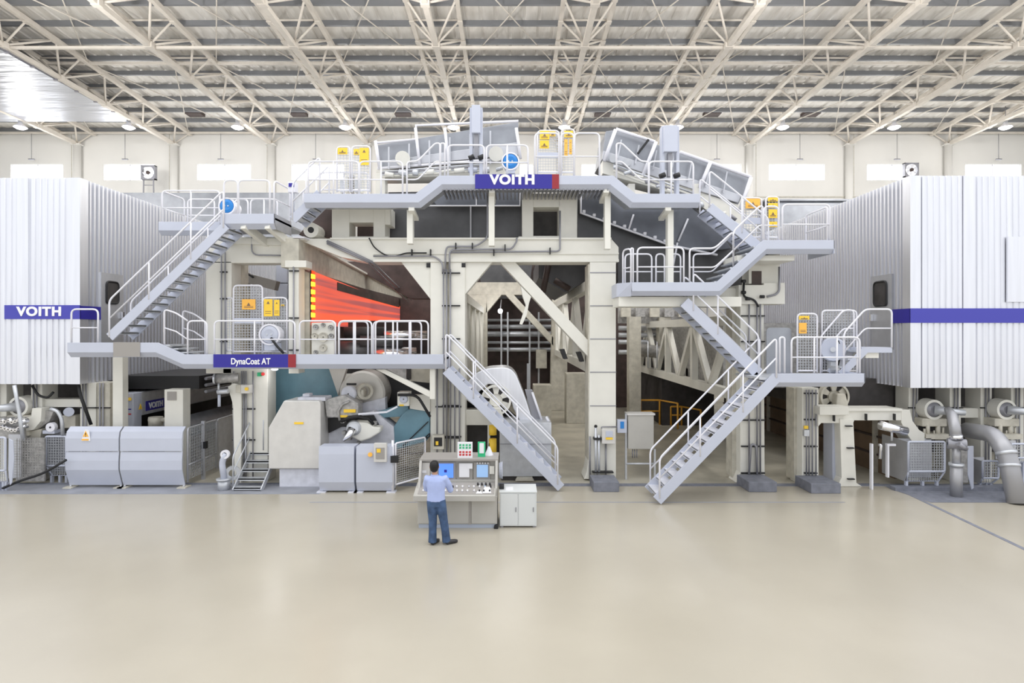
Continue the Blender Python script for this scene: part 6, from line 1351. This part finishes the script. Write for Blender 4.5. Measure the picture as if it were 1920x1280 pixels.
# ---------------- the man
Yp = 11.92
def Q(px, py, dy=0): v = P(px, py, Yp); v.y += dy; return v
pr = thing('person', 'man in pale blue shirt and jeans at the console, his back to us', 'person', (XX(822, Yp), Yp, 0))
def limb(m_, pts, rs, n=14): m_.tube(pts, 1, n, rs)
def ell(m_, c, rx, ry, rz, n=16): m_.sphere(c, 1, n, rx, ry, rz)
def remesh(o, v=.012, sm=4):
    r = o.modifiers.new('remesh', 'REMESH'); r.mode = 'VOXEL'; r.voxel_size = v; r.use_smooth_shade = True
    s_ = o.modifiers.new('smooth', 'SMOOTH'); s_.iterations = sm; s_.factor = .5
head = Vector((XX(814, Yp), Yp+.03, 1.555))
hipL, hipR = Vector((XX(809.5, Yp), Yp, .88)), Vector((XX(826, Yp), Yp, .88))
knL, knR = Vector((XX(811.5, Yp), Yp-.0, .47)), Vector((XX(832, Yp), Yp+.0, .47))
anL, anR = Vector((XX(811.5, Yp), Yp-.04, .09)), Vector((XX(837.5, Yp), Yp-.01, .09))
shL, shR = Vector((XX(800.5, Yp), Yp+.02, 1.315)), Vector((XX(834.5, Yp), Yp+.02, 1.315))
elL, elR = Vector((XX(797.5, Yp), Yp+.16, 1.07)), Vector((XX(843.5, Yp), Yp+.12, 1.06))
haL, haR = Vector((XX(803, Yp), Yp+.40, .99)), Vector((XX(840.5, Yp), Yp+.38, .97))
# body (skin): trunk, neck, head, arms, hands with fingers
m_ = MB(); ch = Vector((XX(817.5, Yp), Yp+.0, 1.12))
ell(m_, ch, .14, .09, .22); ell(m_, Vector((XX(818, Yp), Yp, .88)), .13, .08, .11)
limb(m_, [Vector((XX(816, Yp), Yp+.0, 1.25)), Vector((XX(815, Yp), Yp+.02, 1.42)), head-Vector((0, 0, .04))], [.07, .052, .055])
ell(m_, head, .084, .098, .115); ell(m_, head+Vector((0, .03, -.05)), .055, .07, .06)
ell(m_, head+Vector((0, .098, -.012)), .014, .02, .024, 8)
for s in (-1, 1): ell(m_, head+Vector((s*.092, .01, -.01)), .012, .022, .032, 8); limb(m_, [hipL if s < 0 else hipR, knL if s < 0 else knR, anL if s < 0 else anR], [.078, .05, .036])
for sh, el, ha, s in ((shL, elL, haL, -1), (shR, elR, haR, 1)):
    limb(m_, [ch+Vector((s*.08, 0, .17)), sh, el, ha], [.06, .05, .038, .026])
    d = (ha-el).normalized(); side = Vector((s*1, 0, 0)); palm = ha+d*.045; ell(m_, palm, .038, .045, .018, 10)
    for k, ln in enumerate((.062, .075, .07, .055)):
        off = Vector(((k-1.5)*.019, 0, 0)); a0 = palm+off+d*.03; a1 = a0+d*ln*.55+Vector((0, 0, -.004)); a2 = a1+d*ln*.4+Vector((0, 0, -.02)); limb(m_, [a0, a1, a2], [.0095, .009, .0075], 8)
    th = palm+Vector((-s*.03, 0, 0)); limb(m_, [th-d*.02, th+Vector((-s*.02, .0, 0))+d*.02, th+Vector((-s*.026, 0, -.008))+d*.045], [.012, .010, .008], 8)
bo = m_.build('body', 'skin', pr); remesh(bo, .0075, 2)
# face details
f = MB()
for s in (-1, 1): f.sphere(head+Vector((s*.03, .083, .008)), .011, 8)
f.build('eyes', 'hair', pr); MB().tube([head+Vector((-.024, .094, -.05)), head+Vector((0, .102, -.052)), head+Vector((.024, .094, -.05))], .005, 6).build('mouth', 'red', pr)
# hair
m_ = MB(); ell(m_, head+Vector((0, -.012, .024)), .098, .108, .112); ell(m_, head+Vector((0, -.035, -.035)), .082, .07, .072); ell(m_, head+Vector((.01, .03, .085)), .06, .06, .04)
h_ = m_.build('hair', 'hair', pr); remesh(h_, .009, 2)
# shirt
m_ = MB(); rows = [(.872, 817.5, .186, .128), (.96, 817.5, .182, .118), (1.08, 817.5, .178, .115), (1.20, 817.5, .195, .118), (1.28, 817.5, .205, .11), (1.345, 817, .165, .085), (1.385, 816, .085, .062)]
n = 28; vs = []; fs = []
for z, px, rx, ry in rows:
    for k in range(n): a_ = 2*math.pi*k/n; vs.append((XX(px, Yp)+rx*math.cos(a_), Yp+.005+ry*math.sin(a_), z))
for i in range(len(rows)-1):
    for k in range(n): fs.append((i*n+k, i*n+(k+1) % n, (i+1)*n+(k+1) % n, (i+1)*n+k))
fs += [tuple(range(n-1, -1, -1)), tuple((len(rows)-1)*n+k for k in range(n))]; m_.add(vs, fs, True)
for sh, el, ha, s in ((shL, elL, haL, -1), (shR, elR, haR, 1)):
    limb(m_, [ch+Vector((s*.08, 0, .16)), sh, sh.lerp(el, .5)+Vector((s*.01, -.01, 0)), el, el.lerp(ha, .55), el.lerp(ha, .9)], [.08, .082, .07, .062, .055, .045])
s_ = m_.build('shirt', 'shirt', pr); remesh(s_, .012, 5)
MB().tube(arc([head+Vector((.062*math.cos(t_), -.01+.058*math.sin(t_), -.165)) for t_ in [math.pi*2*k/14 for k in range(15)]], .01), .016, 8).build('collar', 'shirt', pr)
# jeans
m_ = MB(); m_.lathe([(0, 0), (0, .165), (.1, .17), (.15, .16), (.15, 0)], (XX(817.8, Yp), Yp, .76), (0, 0, 1), 24)
m_.v = [(XX(817.8, Yp)+(x-XX(817.8, Yp))*1.06, Yp+(y-Yp)*.70, z) for x, y, z in m_.v]
for hp, kn, an in ((hipL, knL, anL), (hipR, knR, anR)): limb(m_, [hp, hp.lerp(kn, .45)-Vector((0, .01, 0)), kn, kn.lerp(an, .5), an-Vector((0, 0, .05))], [.105, .10, .086, .08, .088])
j_ = m_.build('jeans', 'jeans', pr); remesh(j_, .012, 4)
# shoes
for an, d in ((anL, Vector((.1, .22, 0))), (anR, Vector((.2, .13, 0)))):
    m_ = MB(); p0 = Vector((an.x, an.y-.05, .035)); limb(m_, [p0, p0+d*.35+Vector((0, 0, .012)), p0+d*.8, p0+d*1.05-Vector((0, 0, .008))], [.04, .045, .043, .03]); m_.v = [(x, y, max(.002, z)) for x, y, z in m_.v]
    k = m_.build('shoe', 'shoe', pr); remesh(k, .009, 2)
